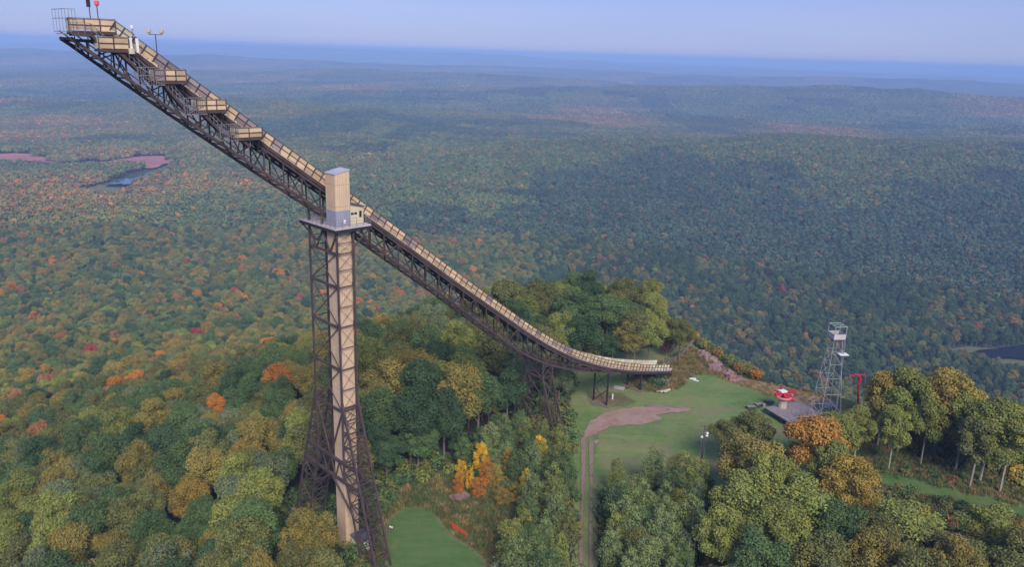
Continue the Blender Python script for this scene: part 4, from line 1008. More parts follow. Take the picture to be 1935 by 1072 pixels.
def round_lobes(rng, Ht, R, n, low=0.38):
    zc = Ht*(low+1)/2; hz = Ht*(1-low)/2; lob = [((0, 0, zc), R*.52)]
    for k in range(n):
        a = k*2.39996+rng.uniform(-.4, .4); t = rng.uniform(-0.75, 0.95); rad = math.sqrt(max(0, 1-t*t))*rng.uniform(.62, .86)
        r = R*rng.uniform(.17, .36)
        lob.append(((R*rad*math.cos(a), R*rad*math.sin(a), zc+hz*t*.80), r))
    lob.append(((rng.uniform(-.3, .3)*R, rng.uniform(-.3, .3)*R, Ht-R*.35), R*.36))
    return lob
def slim_lobes(rng, Ht, R, n, low=0.22):
    lob = []
    for k in range(n):
        t = (k+.5)/n; z = Ht*(low+(1-low)*t)-.3; rad = R*math.sin(math.pi*(.15+.72*t))*.8; a = k*2.4+rng.uniform(-.5, .5)
        lob.append(((rad*.8*math.cos(a), rad*.8*math.sin(a), z), R*rng.uniform(.26, .5)*(1.1-.35*t)))
    return lob
def cone_lobes(rng, Ht, R):
    lob = []
    for lv in range(9):
        t = lv/8.; rad = R*(1-t)*.9; z = Ht*(.12+.86*t); k = max(1, int(7*(1-t)))
        for j in range(k):
            a = 2*math.pi*j/k+lv; lob.append(((rad*.6*math.cos(a), rad*.6*math.sin(a), z), max(.25, rad*.5)))
    return lob
def trunk_arrays(rng, Ht, r0, reach, R, nb=6, low=.38):
    mb = MB(); lean = rng.uniform(-.03, .03, 2)*Ht
    mb.tube([(0, 0, -.8), (lean[0]*.3, lean[1]*.3, Ht*.3), (lean[0], lean[1], Ht*reach)], [r0, r0*.75, r0*.22], 6)
    for k in range(nb):
        a = k*2.4+rng.uniform(-.5, .5); z = Ht*(low*.8+(reach-low*.8)*k/nb*.8); e = R*rng.uniform(.5, .8)
        f = z/(Ht*reach)
        mb.tube([(lean[0]*f, lean[1]*f, z), (e*.5*math.cos(a), e*.5*math.sin(a), z+e*.45), (e*math.cos(a), e*math.sin(a), z+e*1.1)], [r0*.4, r0*.25, r0*.08], 4)
    return mb
PROTO = {}
def make_proto(key, seed, Ht, R, kind, n, ls, bark='bark', nl=15):
    rng = np.random.RandomState(seed)
    if kind == 'round': lob = round_lobes(rng, Ht, R, nl); tm = trunk_arrays(rng, Ht, .20+Ht*.006, .8, R)
    elif kind == 'open': lob = round_lobes(rng, Ht, R, nl, .34); tm = trunk_arrays(rng, Ht, .24, .85, R, 8, .45)
    elif kind == 'slim': lob = slim_lobes(rng, Ht, R, nl); tm = trunk_arrays(rng, Ht, .11, .95, R, 7, .2)
    elif kind == 'bush': lob = [((rng.uniform(-.5, .5)*R, rng.uniform(-.5, .5)*R, Ht*rng.uniform(.2, .6)), R*rng.uniform(.35, .55)) for _ in range(nl)]; tm = None
    else: lob = cone_lobes(rng, Ht, R); tm = trunk_arrays(rng, Ht, .2, .97, R*.4, 0)
    V_, F_, v, w = leaf_cloud(rng, lob, n, ls, flat=.6 if kind != 'cone' else .35)
    if kind == 'cone': w = w*.1
    PROTO[key] = (V_, F_, v, w, tm, bark, Ht, R)
NLF = 12500
for i in range(5): make_proto(f'maple{i}', 11+i, 15+i*.7, 4.7+.25*(i % 3), 'round', NLF, .29, nl=26+3*(i % 3))
for i in range(2): make_proto(f'open{i}', 31+i, 17, 4.3, 'open', 12000, .29, 'bark_pale', 24)
for i in range(3): make_proto(f'birch{i}', 41+i, 8.5+i, 2.3+.25*i, 'slim', 3600, .23, 'bark_mid', 17)
for i in range(2): make_proto(f'spruce{i}', 51+i, 16+2*i, 3.0, 'cone', 2600, .42)
for i in range(3): make_proto(f'bush{i}', 61+i, 1.6+.5*i, 1.25, 'bush', 260, .26, nl=7)
def proto_meshes(key, leafmat):
    V_, F_, v, w, tm, bark, Ht, R = PROTO[key]
    return np_mesh('crown', V_, F_, [leafmat], {'v': v, 'w': w})
CROWN = {k: proto_meshes(k, 'leaf_obj') for k in PROTO if not k.startswith('bush')}
TRUNK = {}
for k in CROWN:
    me = bpy.data.meshes.new('trunk'); tm = PROTO[k][4]; me.from_pydata(tm.V, [], tm.F); me.materials.append(M[PROTO[k][5]]); me.update(); TRUNK[k] = me
def combined(key):
    """crown and trunk in one mesh for the scattered wood"""
    V_, F_, v, w, tm, bark, Ht, R = PROTO[key]
    if tm is None: return np_mesh('scatter', V_, F_, ['leaf_inst'], {'v': v, 'w': w})
    me = bpy.data.meshes.new('scatter'); nV = len(V_)
    fs = [tuple(f) for f in F_.tolist()]+[tuple(i+nV for i in f) for f in tm.F]
    me.from_pydata([tuple(p) for p in V_.tolist()]+list(tm.V), [], fs); me.materials.append(M['leaf_inst']); me.materials.append(M[bark])
    nf = len(fs); mi = np.zeros(nf, np.int32); mi[len(F_):] = 1; me.polygons.foreach_set('material_index', mi)
    for a, val in (('v', v), ('w', w)):
        at = me.attributes.new(a, 'FLOAT', 'FACE'); at.data.foreach_set('value', np.concatenate([val, np.full(nf-len(F_), .5)]).astype(np.float32))
    me.update(); return me
def scatter(name, meshes, pts, rots, scales, idx, tints, label, cat):
    """many small things as ONE object: points carrying instances of a few meshes"""
    coll = bpy.data.collections.new(name+'_kinds')
    for i, m_ in enumerate(meshes):
        o = bpy.data.objects.new(f'{name}_{i:02d}', m_); coll.objects.link(o)
    me = bpy.data.meshes.new(name); me.vertices.add(len(pts)); me.vertices.foreach_set('co', np.asarray(pts, np.float32).ravel())
    rots = np.asarray(rots, np.float32)
    if rots.ndim == 1: rots = np.stack([rots*0, rots*0, rots], 1)
    at = me.attributes.new('rot', 'FLOAT_VECTOR', 'POINT'); at.data.foreach_set('vector', rots.ravel())
    at = me.attributes.new('scl', 'FLOAT', 'POINT'); at.data.foreach_set('value', np.asarray(scales, np.float32))
    at = me.attributes.new('idx', 'INT', 'POINT'); at.data.foreach_set('value', np.asarray(idx, np.int32))
    at = me.attributes.new('tint', 'FLOAT_COLOR', 'POINT'); at.data.foreach_set('color', np.concatenate([np.asarray(tints, np.float32), np.ones((len(pts), 1), np.float32)], 1).ravel())
    me.update(); ob = bpy.data.objects.new(name, me); COL.objects.link(ob)
    ng = bpy.data.node_groups.new(name, 'GeometryNodeTree')
    ng.interface.new_socket('Geometry', in_out='INPUT', socket_type='NodeSocketGeometry'); ng.interface.new_socket('Geometry', in_out='OUTPUT', socket_type='NodeSocketGeometry')
    N = ng.nodes; L = ng.links; gi = N.new('NodeGroupInput'); go = N.new('NodeGroupOutput')
    ip = N.new('GeometryNodeInstanceOnPoints'); ci = N.new('GeometryNodeCollectionInfo')
    ci.inputs['Collection'].default_value = coll; ci.inputs['Separate Children'].default_value = True; ci.inputs['Reset Children'].default_value = True
    def attr(n_, t):
        a = N.new('GeometryNodeInputNamedAttribute'); a.data_type = t; a.inputs['Name'].default_value = n_; return a.outputs['Attribute']
    er = N.new('FunctionNodeEulerToRotation'); L.new(attr('rot', 'FLOAT_VECTOR'), er.inputs[0])
    L.new(gi.outputs[0], ip.inputs['Points']); L.new(ci.outputs[0], ip.inputs['Instance']); ip.inputs['Pick Instance'].default_value = True
    L.new(attr('idx', 'INT'), ip.inputs['Instance Index']); L.new(er.outputs[0], ip.inputs['Rotation']); L.new(attr('scl', 'FLOAT'), ip.inputs['Scale'])
    L.new(ip.outputs[0], go.inputs[0])
    md = ob.modifiers.new('scatter', 'NODES'); md.node_group = ng
    tag(ob, label, cat, kind='stuff'); return ob

# colours: name, albedo
COLS = dict(dark=(.034, .068, .030), green=(.055, .098, .036), olive=(.092, .108, .036), lime=(.125, .155, .040), gold=(.21, .17, .038), orange=(.36, .16, .032),
            russet=(.18, .10, .045), grey=(.085, .115, .060), red=(.26, .06, .045), fir=(.032, .057, .032), yellow=(.50, .32, .02))
WORD = dict(dark='dark green', green='green', olive='olive green', lime='yellow-green', gold='golden', orange='orange', russet='russet', grey='grey-green', red='red', fir='dark green', yellow='bright yellow')
prng = np.random.RandomState(77)
for _k in COLS: COLS[_k] = tuple(c*(1.12 if _k in ('gold', 'orange', 'yellow', 'red') else 1.42) for c in COLS[_k])
TREES = []   # x, y, proto, scale, colour key, zone, explicit
def pick(mix): k = list(mix); w = np.array([mix[q] for q in k], float); return k[prng.choice(len(k), p=w/w.sum())]
def top_tree(u, v, key, Ht, R, colr, zone, note=None):
    """tree placed so that its top is seen at this place of the photo"""
    x, y = G(u, v, Ht); TREES.append([x, y, key, Ht/PROTO[key][6], R/PROTO[key][7], colr, zone, note])
# right-hand group
HERO = [
    (1548, 792, 'maple1', 15, 5.6, 'amber', 'lift', 'bright orange maple crown in front of the wooden deck'),
    (1612, 868, 'maple3', 13, 5.2, 'gold', 'lift', 'golden-olive tree right of and below the bright orange maple'),
    (1430, 828, 'maple2', 14.5, 5.8, 'golive', 'lift', 'olive-gold round tree right of the utility pole'),
    (1415, 905, 'maple0', 14, 5.2, 'lime', 'lift', 'yellow-green tree below the olive-gold round tree'),
    (1518, 912, 'maple4', 14.5, 5.6, 'lime', 'lift', 'broad lime-green crown below the bright orange maple'),
    (1432, 783, 'open0', 12, 4.2, 'olive', 'lift', 'thin-leaved olive tree hiding the front of the picnic tables'),
    (1385, 795, 'maple4', 10, 3.8, 'olive', 'lift', 'dull olive tree on the lawn edge above the utility pole'),
    (1600, 960, 'maple2', 13, 4.8, 'green', 'lower right', None), (1720, 962, 'maple0', 12, 5.6, 'lime', 'lower right', 'round light green tree below the brown scrub'),
    (1660, 985, 'maple1', 12, 4.0, 'olive', 'lower right', None), (1765, 1005, 'maple3', 11, 4.6, 'olive', 'lower right', None),
    (1885, 962, 'maple4', 12, 4.4, 'lime', 'lower right', 'leafy green tree near the right edge below the grass path'), (1480, 960, 'maple1', 13, 5.0, 'lime', 'lower right', None),
    (1372, 965, 'maple3', 12.5, 4.2, 'lime', 'lower right', None), (1358, 985, 'birch1', 9.5, 2.0, 'gold', 'lower right', 'small golden tree at the left rim of the lime-green group'),
    (1440, 1010, 'maple2', 12, 4.6, 'green', 'lower right', None), (1560, 1015, 'maple0', 12, 4.6, 'olive', 'lower right', None),
    (1830, 1030, 'maple1', 10, 4.4, 'olive', 'lower right', None), (1920, 990, 'maple2', 11, 4.2, 'gold', 'lower right', None),
    # wood on the right with visible trunks
    (1682, 705, 'open0', 16, 4.0, 'ygold', 'right wood', 'golden tree at the left end of the right-hand wood beside the red lift tower'),
    (1725, 695, 'open1', 18, 5.0, 'lime', 'right wood', 'tall yellow-green tree second from the left end of the right-hand wood'),
    (1795, 703, 'open0', 18.5, 5.4, 'ygold', 'right wood', 'tall golden tree with a forked pale trunk in the right-hand wood'),
    (1835, 745, 'open1', 16, 4.0, 'lime', 'right wood', None), (1885, 752, 'open0', 17, 4.8, 'lime', 'right wood', None), (1925, 770, 'open1', 17, 4.6, 'lime', 'right wood', None),
    (1765, 745, 'open1', 15, 3.6, 'lime', 'right wood', None), (1700, 770, 'open0', 13, 3.4, 'lime', 'right wood', None), (1630, 770, 'open1', 12, 3.4, 'lime', 'right wood', None),
    (1860, 790, 'open0', 14, 3.8, 'olive', 'right wood', None), (1700, 728, 'maple3', 14, 4.6, 'golive', 'right wood', None), (1765, 722, 'maple1', 15, 4.8, 'golive', 'right wood', None),
    (1825, 730, 'maple2', 15, 4.8, 'ygold', 'right wood', None), (1740, 712, 'maple0', 14, 4.2, 'lime', 'right wood', None),
    # wood behind the take-off
    (905, 548, 'maple0', 15, 5.0, 'olive', 'crest', None), (960, 532, 'maple1', 16, 5.6, 'olive', 'crest', None), (1020, 530, 'maple2', 16.5, 5.4, 'olive', 'crest', None), (1085, 548, 'maple3', 16, 5.6, 'green', 'crest', None),
    (1150, 562, 'maple4', 15.5, 5.6, 'green', 'crest', None), (1205, 590, 'maple0', 14, 4.6, 'olive', 'crest', None), (1100, 600, 'maple2', 14, 5.0, 'dark', 'crest', None),
    (1232, 602, 'maple1', 12.5, 4.4, 'lime', 'crest', 'bright green tree behind the far lawn left of the dark red shrub'), (1190, 610, 'maple3', 12, 4.0, 'golive', 'crest', None), (1265, 612, 'birch2', 9, 2.6, 'darkred', 'crest', 'dark red tree at the far right corner of the lawn'),
    (1290, 606, 'maple4', 11, 3.6, 'olive', 'crest', None), (1125, 625, 'birch1', 9, 3.0, 'lime', 'crest', None), (1103, 628, 'birch0', 9.5, 2.4, 'gold', 'crest', 'small golden tree behind the bend of the inrun'),
    (1160, 630, 'maple0', 9, 3.6, 'dark', 'crest', None), (985, 590, 'maple4', 11, 2.8, 'orange', 'crest', 'orange-leaved tree just above the lower inrun'), (800, 578, 'maple2', 14, 5.4, 'orange', 'crest', 'orange tree on the crest under the middle of the inrun'),
    # big trees between the tower and the trestle
    (870, 690, 'maple0', 18, 4.4, 'golive', 'middle', 'tall olive tree with a narrow crown behind the yellow saplings'), (800, 690, 'maple1', 17, 5.4, 'dark', 'middle', None), (740, 680, 'maple3', 16, 5.2, 'golive', 'middle', None),
    (905, 700, 'maple4', 16, 4.4, 'green', 'middle', None), (840, 740, 'maple2', 15, 4.0, 'dark', 'middle', None), (775, 745, 'maple4', 15, 4.6, 'dark', 'middle', None), (715, 740, 'maple0', 15, 4.4, 'green', 'middle', None), (940, 640, 'maple1', 15, 5, 'olive', 'middle', None),
    (960, 700, 'maple3', 13, 4.2, 'dark', 'middle', None), (700, 800, 'maple2', 12, 4, 'dark', 'middle', None), (790, 800, 'maple3', 10, 3.6, 'green', 'middle', None), (730, 830, 'maple1', 9, 3.6, 'dark', 'middle', None),
    # bright saplings
    (908, 838, 'birch0', 7, 1.5, 'yellow', 'saplings', 'brightest tall yellow sapling above the meadow'), (1022, 826, 'birch1', 7, 1.7, 'yellow', 'saplings', 'golden-yellow sapling left of the wheel ruts'), (872, 872, 'birch2', 5, 1.3, 'yellow', 'saplings', 'low yellow sapling left of the brightest one'),
    (888, 888, 'birch0', 4.5, .9, 'yellow', 'saplings', 'slender lemon-yellow sapling at the meadow edge'), (920, 870, 'birch1', 6, 1.4, 'orange', 'saplings', 'rust-orange sapling under the brightest yellow one'), (935, 880, 'birch2', 5, 1.5, 'gold', 'saplings', None),
    (960, 848, 'birch0', 6, 1.2, 'gold', 'saplings', None), (993, 890, 'birch1', 4.5, 1.1, 'yellow', 'saplings', 'small yellow sapling above the right end of the meadow'), (985, 790, 'birch2', 5.5, 1.4, 'yellow', 'saplings', 'small round golden sapling under the trestle'), (866, 900, 'birch1', 4, 1.2, 'orange', 'saplings', None), (975, 915, 'birch0', 4, 1.6, 'gold', 'saplings', None), (950, 925, 'birch2', 3.5, 1.5, 'gold', 'saplings', None),
    (905, 905, 'birch2', 4, 1.6, 'orange', 'saplings', None),
]
COLS['ygold'] = (.30, .255, .06); WORD['ygold'] = 'golden yellow'
COLS['amber'] = (.36, .215, .05); WORD['amber'] = 'amber'
COLS['sage'] = (.155, .22, .085); WORD['sage'] = 'pale sage-green'
COLS['golive'] = (.20, .185, .050); WORD['golive'] = 'olive-gold'; COLS['darkred'] = (.13, .045, .04); WORD['darkred'] = 'dark red'
for h in HERO: top_tree(*h)
HEROXY = [(t[0], t[1], t[4]*PROTO[t[2]][7]) for t in TREES]

Z_RIGHTWOOD = GP((1612, 815), (1650, 838), (1700, 858), (1800, 890), (1935, 935), (2060, 970))
def inside(x, y, P, m=0.0): return poly_sd(x, y, P) < m
BIRCH_A = GP((1128, 945), (1240, 918), (1335, 925), (1345, 1100), (1345, 1600), (1125, 1600))
BIRCH_B = GP((1078, 800), (1090, 960), (1090, 1100), (1090, 1600), (960, 1600), (940, 1060), (990, 950), (870, 890), (850, 860), (930, 830), (990, 800), (1040, 790))
def density_ok(x, y, z):
    ok = ~inside(x, y, CLEAR, 1.5) & ~inside(x, y, LOW, 1.0) & ~inside(x, y, RIGHT, .5) & ~inside(x, y, MEAD, 2)
    s, n_ = (x+y)*D45, (x-y)*D45
    ok &= ~((np.abs(s-60.3) < 3.6) & (n_ > -113) & (n_ < -84)); ok &= ~((s > 52) & (s < 70) & (n_ > -96) & (n_ < -80))
    ok &= ~((np.abs(s-108) < 3.5) & (n_ > -107) & (n_ < -92))
    ok &= np.hypot(x, y) > 40
    ok &= ~((s > 140) & (s < 240) & (n_ > -116) & (n_ < -58))
    for P in FARC: ok &= ~inside(x, y, P, 3)
    return ok
def in_view(x, y, z, pad=80):
    d = x*CF[0]+y*CF[1]+z*CF[2]; u = CXP+FPX*(x*CR[0]+y*CR[1]+z*CR[2])/d; v = CYP-FPX*(x*CU[0]+y*CU[1]+z*CU[2])/d
    return (d > 1) & (u > -pad) & (u < 1935+pad) & (v < 1072+pad*2.5)
# jittered grid of trees out to 1000 m, a bit beyond the frame for other viewpoints
stp = 5.4; gx, gy = np.meshgrid(np.arange(-700, 760, stp), np.arange(30, 1000, stp)); x = gx.ravel()+prng.uniform(-2.2, 2.2, gx.size); y = gy.ravel()+prng.uniform(-2.2, 2.2, gx.size)
r = np.hypot(x, y); m = (r < 1000) & (np.abs(np.arctan2(x, y)) < math.radians(46)); x, y = x[m], y[m]; z = height(x, y)
m = density_ok(x, y, z) & ~inside(x, y, BIRCH_A, 0) & ~inside(x, y, BIRCH_B, 0); x, y, z = x[m], y[m], z[m]
for hx_, hy_, hr in HEROXY:
    m = np.hypot(x-hx_, y-hy_) > max(2.2, hr*.85); x, y, z = x[m], y[m], z[m]
tx_, ty_, tz_ = x, y, z
stand = waves(x, y, 170, 33)+.5*waves(x, y, 60, 21)          # where stands of one kind grow
warm = waves(x, y, 240, 5)+.6*waves(x, y, 90, 15)
dist = np.hypot(x, y)
view = in_view(x, y, z+10)
MIXN = dict(green=34, olive=36, golive=22, dark=14, lime=16, gold=3, orange=1.5, russet=3, grey=10)
MIXW = dict(green=20, olive=36, golive=30, dark=8, lime=16, gold=7, orange=3.5, russet=7, grey=6, red=.6)
MIXV = dict(green=28, olive=34, golive=22, dark=18, lime=8, gold=2, orange=1.5, russet=3, grey=18, red=.4, fir=20)
MIXVW = dict(green=24, olive=30, golive=28, dark=10, lime=16, gold=7, orange=3, russet=6, grey=10, red=.3)
wood = dict(p=[], r=[], s=[], i=[], t=[])
KEYS = [f'maple{i}' for i in range(5)]+['open0', 'open1', 'birch0', 'birch1', 'birch2', 'spruce0', 'spruce1']
near = []
for i in range(len(x)):
    on_hill = z[i] > -150
    if x[i] > 40 and y[i] > 110 and dist[i] < 230 and on_hill:      # right-hand wood
        key = pick(dict(open0=3, open1=3, maple1=1, maple3=1)); c = pick(dict(lime=5, ygold=4, olive=1, golive=4)); sc = prng.uniform(.7, .98)
    else:
        mix = (MIXW if warm[i] > .12 else MIXN) if on_hill else (MIXVW if warm[i] > .18 else MIXV)
        c = pick(mix)
        if dist[i] < 150 and c in ('russet', 'orange', 'red'): c = 'olive'
        if not on_hill and stand[i] < (-.18 if x[i] > 0 else -.75): c = pick(dict(fir=5, dark=4, green=1))
        if not on_hill and x[i] > 20 and 560 < y[i] and prng.rand() < .55: c = pick(dict(fir=5, dark=5, green=3))
        if c == 'fir': key = pick(dict(spruce0=1, spruce1=1))
        elif c == 'grey' and not on_hill: key = pick(dict(birch1=1, birch2=1, maple1=1))
        else: key = pick(dict(maple0=1, maple1=1, maple2=1, maple3=1, maple4=1))
        sc = prng.uniform(.52, .90)
    uu = PX(x[i], y[i], z[i])[0]
    if x[i] > 40 and y[i] > 110 and dist[i] < 260 and on_hill and PX(x[i], y[i], z[i]+PROTO[key][6]*sc)[1] < 715: continue
    if -10 < x[i] < 60 and 165 < y[i] < 270 and on_hill and c in ('gold', 'orange', 'russet', 'red', 'golive'): c = 'olive' if prng.rand() < .6 else 'lime'
    if dist[i] < 122:          # keep the tower's feet and the rounded lawn open to view, as they are on the hill
        uu, vv = PX(x[i], y[i], z[i]+PROTO[key][6]*sc)
        if (430 < uu < 560 and vv < 880) or (500 < uu < 625 and vv < 965) or (600 < uu < 950 and vv < 1035): continue
    if dist[i] < 150 and x[i] > 40 and (1590 < uu < 2000) and z[i] > -120:
        uu, vv = PX(x[i], y[i], z[i]+PROTO[key][6]*sc)
        if 1600 < uu < 1700 and 800 < vv < 985 and dist[i] < 138: continue
        if 1700 <= uu < 2000 and 850 < vv < 1000 and dist[i] < 132: continue
    near.append((dist[i] if view[i] else 1e9, x[i], y[i], key, sc, c, i))
# fill of slender trees beside the track
def fill(P, stp, keys, cols, s0, s1, zone):
    xs = [p[0] for p in P]; ys = [p[1] for p in P]; gx, gy = np.meshgrid(np.arange(min(xs), max(xs), stp), np.arange(min(ys), max(ys), stp))
    X = gx.ravel()+prng.uniform(-.45, .45, gx.size)*stp; Y = gy.ravel()+prng.uniform(-.45, .45, gx.size)*stp
    m = inside(X, Y, P, 0) & density_ok(X, Y, None); out = []
    for a, b in zip(X[m], Y[m]):
        if any(math.hypot(a-h[0], b-h[1]) < h[2]*.6+.6 for h in HEROXY): continue
        out.append((float(a), float(b), pick(keys), prng.uniform(s0, s1), pick(cols), zone))
    return out
slim = fill(BIRCH_A, 3.4, dict(birch0=2, birch1=3, birch2=3), dict(sage=8, green=4, lime=3, gold=.3, olive=1), .6, .92, 'sapling strip right of the track')
slim += fill(BIRCH_B, 3.0, dict(birch0=2, birch1=3, birch2=2), dict(sage=6, olive=1, green=6, lime=3), .5, .9, 'sapling strip left of the track')
near.sort(key=lambda t: t[0])
n_ind = 285-len(TREES)
slim = [(math.hypot(t[0], t[1]), *t) for t in slim]; slim.sort()
def wood_add(x_, y_, key, sc, c, squash=1):
    wood['p'].append((x_, y_, H(x_, y_) if not isinstance(x_, tuple) else 0)); wood['r'].append(prng.uniform(0, 6.28)); wood['s'].append(sc); wood['i'].append(KEYS.index(key))
    wood['t'].append(np.array(COLS[c])*prng.uniform(.8, 1.2))
# individuals: hero trees, the slender ones nearest the camera and the nearest crowns of the slope
IND = [(t[0], t[1], t[2], (t[4], t[3]), t[5], t[6], t[7]) for t in TREES]
kk = 0
ns = min(110, len(slim)); 
for t in slim[:ns]: IND.append((t[1], t[2], t[3], (t[4]*1.0, t[4]), t[5], t[6], None))
for t in slim[ns:]: wood_add(t[1], t[2], t[3], t[4], t[5])
nb = 290-len(IND); zoned = []
for t in near[:nb]:
    u, v = PX(t[1], t[2], H(t[1], t[2])+10)
    zone = 'slope left of the tower' if u < 590 else 'wood behind the tower' if u < 1000 else 'lower right group'
    if t[1] > 40 and t[2] > 110: zone = 'right wood'
    IND.append((t[1], t[2], t[3], (t[4], t[4]), t[5], zone, None))
for t in near[nb:]:
    wood['p'].append((t[1], t[2], float(tz_[t[6]]))); wood['r'].append(prng.uniform(0, 6.28)); wood['s'].append(t[4]); wood['i'].append(KEYS.index(t[3])); wood['t'].append(np.array(COLS[t[5]])*prng.uniform(.85, 1.2)*(1.22 if t[1] < 60 and tz_[t[6]] < -120 else 1.0))

ZN = {'lift': 'by the lift deck', 'lower right': 'in the lower right group', 'lower right group': 'in the lower right group', 'right wood': 'in the right-hand wood', 'crest': 'in the wood behind the take-off', 'middle': 'between the tower and the trestle',
      'saplings': 'above the meadow', 'slope left of the tower': 'on the slope left of the tower', 'wood behind the tower': 'in the wood around the tower', 'sapling strip right of the track': 'right of the wheel ruts', 'sapling strip left of the track': 'left of the wheel ruts'}
def kindname(key): return 'birch_tree' if key.startswith('birch') else 'spruce_tree' if key.startswith('spruce') else 'broadleaf_tree'
LM = [(20, 1060, 'bottom left corner'), (180, 1060, 'bottom edge, left part of the slope'), (380, 1060, 'bottom edge left of the tower'), (560, 950, 'far tower leg'), (600, 1060, 'foot of the elevator shaft'), (20, 800, 'left edge'), (240, 880, 'lower left slope'), (440, 930, 'slope below the far tower leg'),
      (520, 800, 'splayed tower legs'), (740, 850, 'near tower leg'), (1100, 900, 'upper wheel ruts'), (1050, 1060, 'lower end of the ruts'), (1300, 900, 'utility pole'), (1320, 1050, 'power lines'), (1220, 1060, 'bottom edge by the ruts'), (960, 1060, 'bottom edge by the meadow'), (1180, 990, 'middle of the ruts'),
      (1450, 1060, 'bottom edge under the lime-green group'), (1700, 1060, 'bottom edge under the scrub'), (1900, 1060, 'bottom right corner'), (1640, 760, 'red lift tower'), (1780, 780, 'middle of the right-hand wood'), (1900, 850, 'right edge'), (1180, 890, 'gravel bend'), (1030, 740, 'trestle'), (880, 930, 'flat boulder'), (1000, 1000, 'end of the snow fence'), (1000, 560, 'lower inrun'), (1250, 640, 'far corner of the lawn'), (760, 620, 'middle of the inrun')]
ORD = 'first second third fourth fifth sixth seventh eighth ninth tenth eleventh twelfth thirteenth fourteenth fifteenth sixteenth seventeenth eighteenth nineteenth twentieth twenty-first twenty-second twenty-third twenty-fourth twenty-fifth twenty-sixth'.split()
used = {}
for (x_, y_, key, sc, c, zone, note) in IND:
    z_ = H(x_, y_); Ht = PROTO[key][6]*sc[1]; u, v = PX(x_, y_, z_+Ht*.75)
    if note is None:
        l_ = min(LM, key=lambda q: (q[0]-u)**2+(q[1]-v)**2)[2]
        label = f'{"slender" if key.startswith("birch") else "round"} {WORD[c]} tree near the {l_}'
    else: label = note
    used.setdefault(label, []).append(((x_, y_, z_), key, sc, c, zone, kindname(key), u, Ht))
for label, items in used.items():
    items.sort(key=lambda q: q[6]); k = len(items)
    for j, (loc, key, sc, c, zone, nm, _u_, Ht) in enumerate(items):
        lab = label
        if k == 2: lab += ', ' + ('left one', 'right one')[j]
        elif k == 3: lab += ', ' + ('leftmost', 'middle one', 'rightmost')[j]
        elif k > 3: lab += f', {ORD[min(j, 25)]} from left'
        t = thing(nm, lab, 'tree', loc, f'trees {ZN[zone]}'); t.rotation_euler = (0, 0, prng.uniform(0, 6.28)); t.scale = (sc[0], sc[0], sc[1])
        o = bpy.data.objects.new('trunk', TRUNK[key]); COL.objects.link(o); o.parent = t
        o = bpy.data.objects.new('crown', CROWN[key]); COL.objects.link(o); o.parent = t; q = np.array(COLS[c])*prng.uniform(.85, 1.15); o.color = (*q, 1)
scatter('woodland', [combined(k) for k in KEYS], wood['p'], wood['r'], wood['s'], wood['i'], wood['t'], 'dense mixed autumn wood covering the slopes and the near valley', 'woodland')

# ---- far woodland: patches of many crowns
def patch_mesh(seed, size, n, faces, R0):
    rng = np.random.RandomState(seed); Vs = []; Fs = []; vs_ = []; ws = []; o = 0
    for k in range(n):
        cx, cy = rng.uniform(-size/2, size/2, 2); R = R0*rng.uniform(.7, 1.3); Ht = rng.uniform(9, 15)
        d = rng.normal(size=(faces, 3)); d[:, 2] = np.abs(d[:, 2])*1.0-.1; d /= np.linalg.norm(d, axis=1)[:, None]
        P = d*np.array([R, R, R*.9])*rng.uniform(.85, 1.1, faces)[:, None]+np.array([cx, cy, Ht-R])
        nr = d+rng.normal(size=(faces, 3))*.35; nr /= np.linalg.norm(nr, axis=1)[:, None]
        x_ = np.cross(nr, rng.normal(size=(faces, 3))); x_ /= np.linalg.norm(x_, axis=1)[:, None]; y_ = np.cross(nr, x_); s = R*rng.uniform(.30, .50, faces)[:, None]*math.sqrt(26/max(faces, 9))
        Q = np.empty((faces, 4, 3)); Q[:, 0] = P-x_*s; Q[:, 1] = P-y_*s; Q[:, 2] = P+x_*s; Q[:, 3] = P+y_*s
        Vs.append(Q.reshape(-1, 3)); Fs.append(np.arange(o, o+faces*4).reshape(-1, 4)); o += faces*4
        b = rng.uniform(.1, .9); vs_.append(np.clip(b+rng.normal(size=faces)*.1, 0, 1)); hot = rng.rand() < .09
        ws.append(np.full(faces, 2.6 if hot else np.clip(rng.normal(.2, .3), 0, 1)))
    return np_mesh('patch', np.concatenate(Vs), np.concatenate(Fs), ['leaf_inst'], {'v': np.concatenate(vs_), 'w': np.concatenate(ws)})
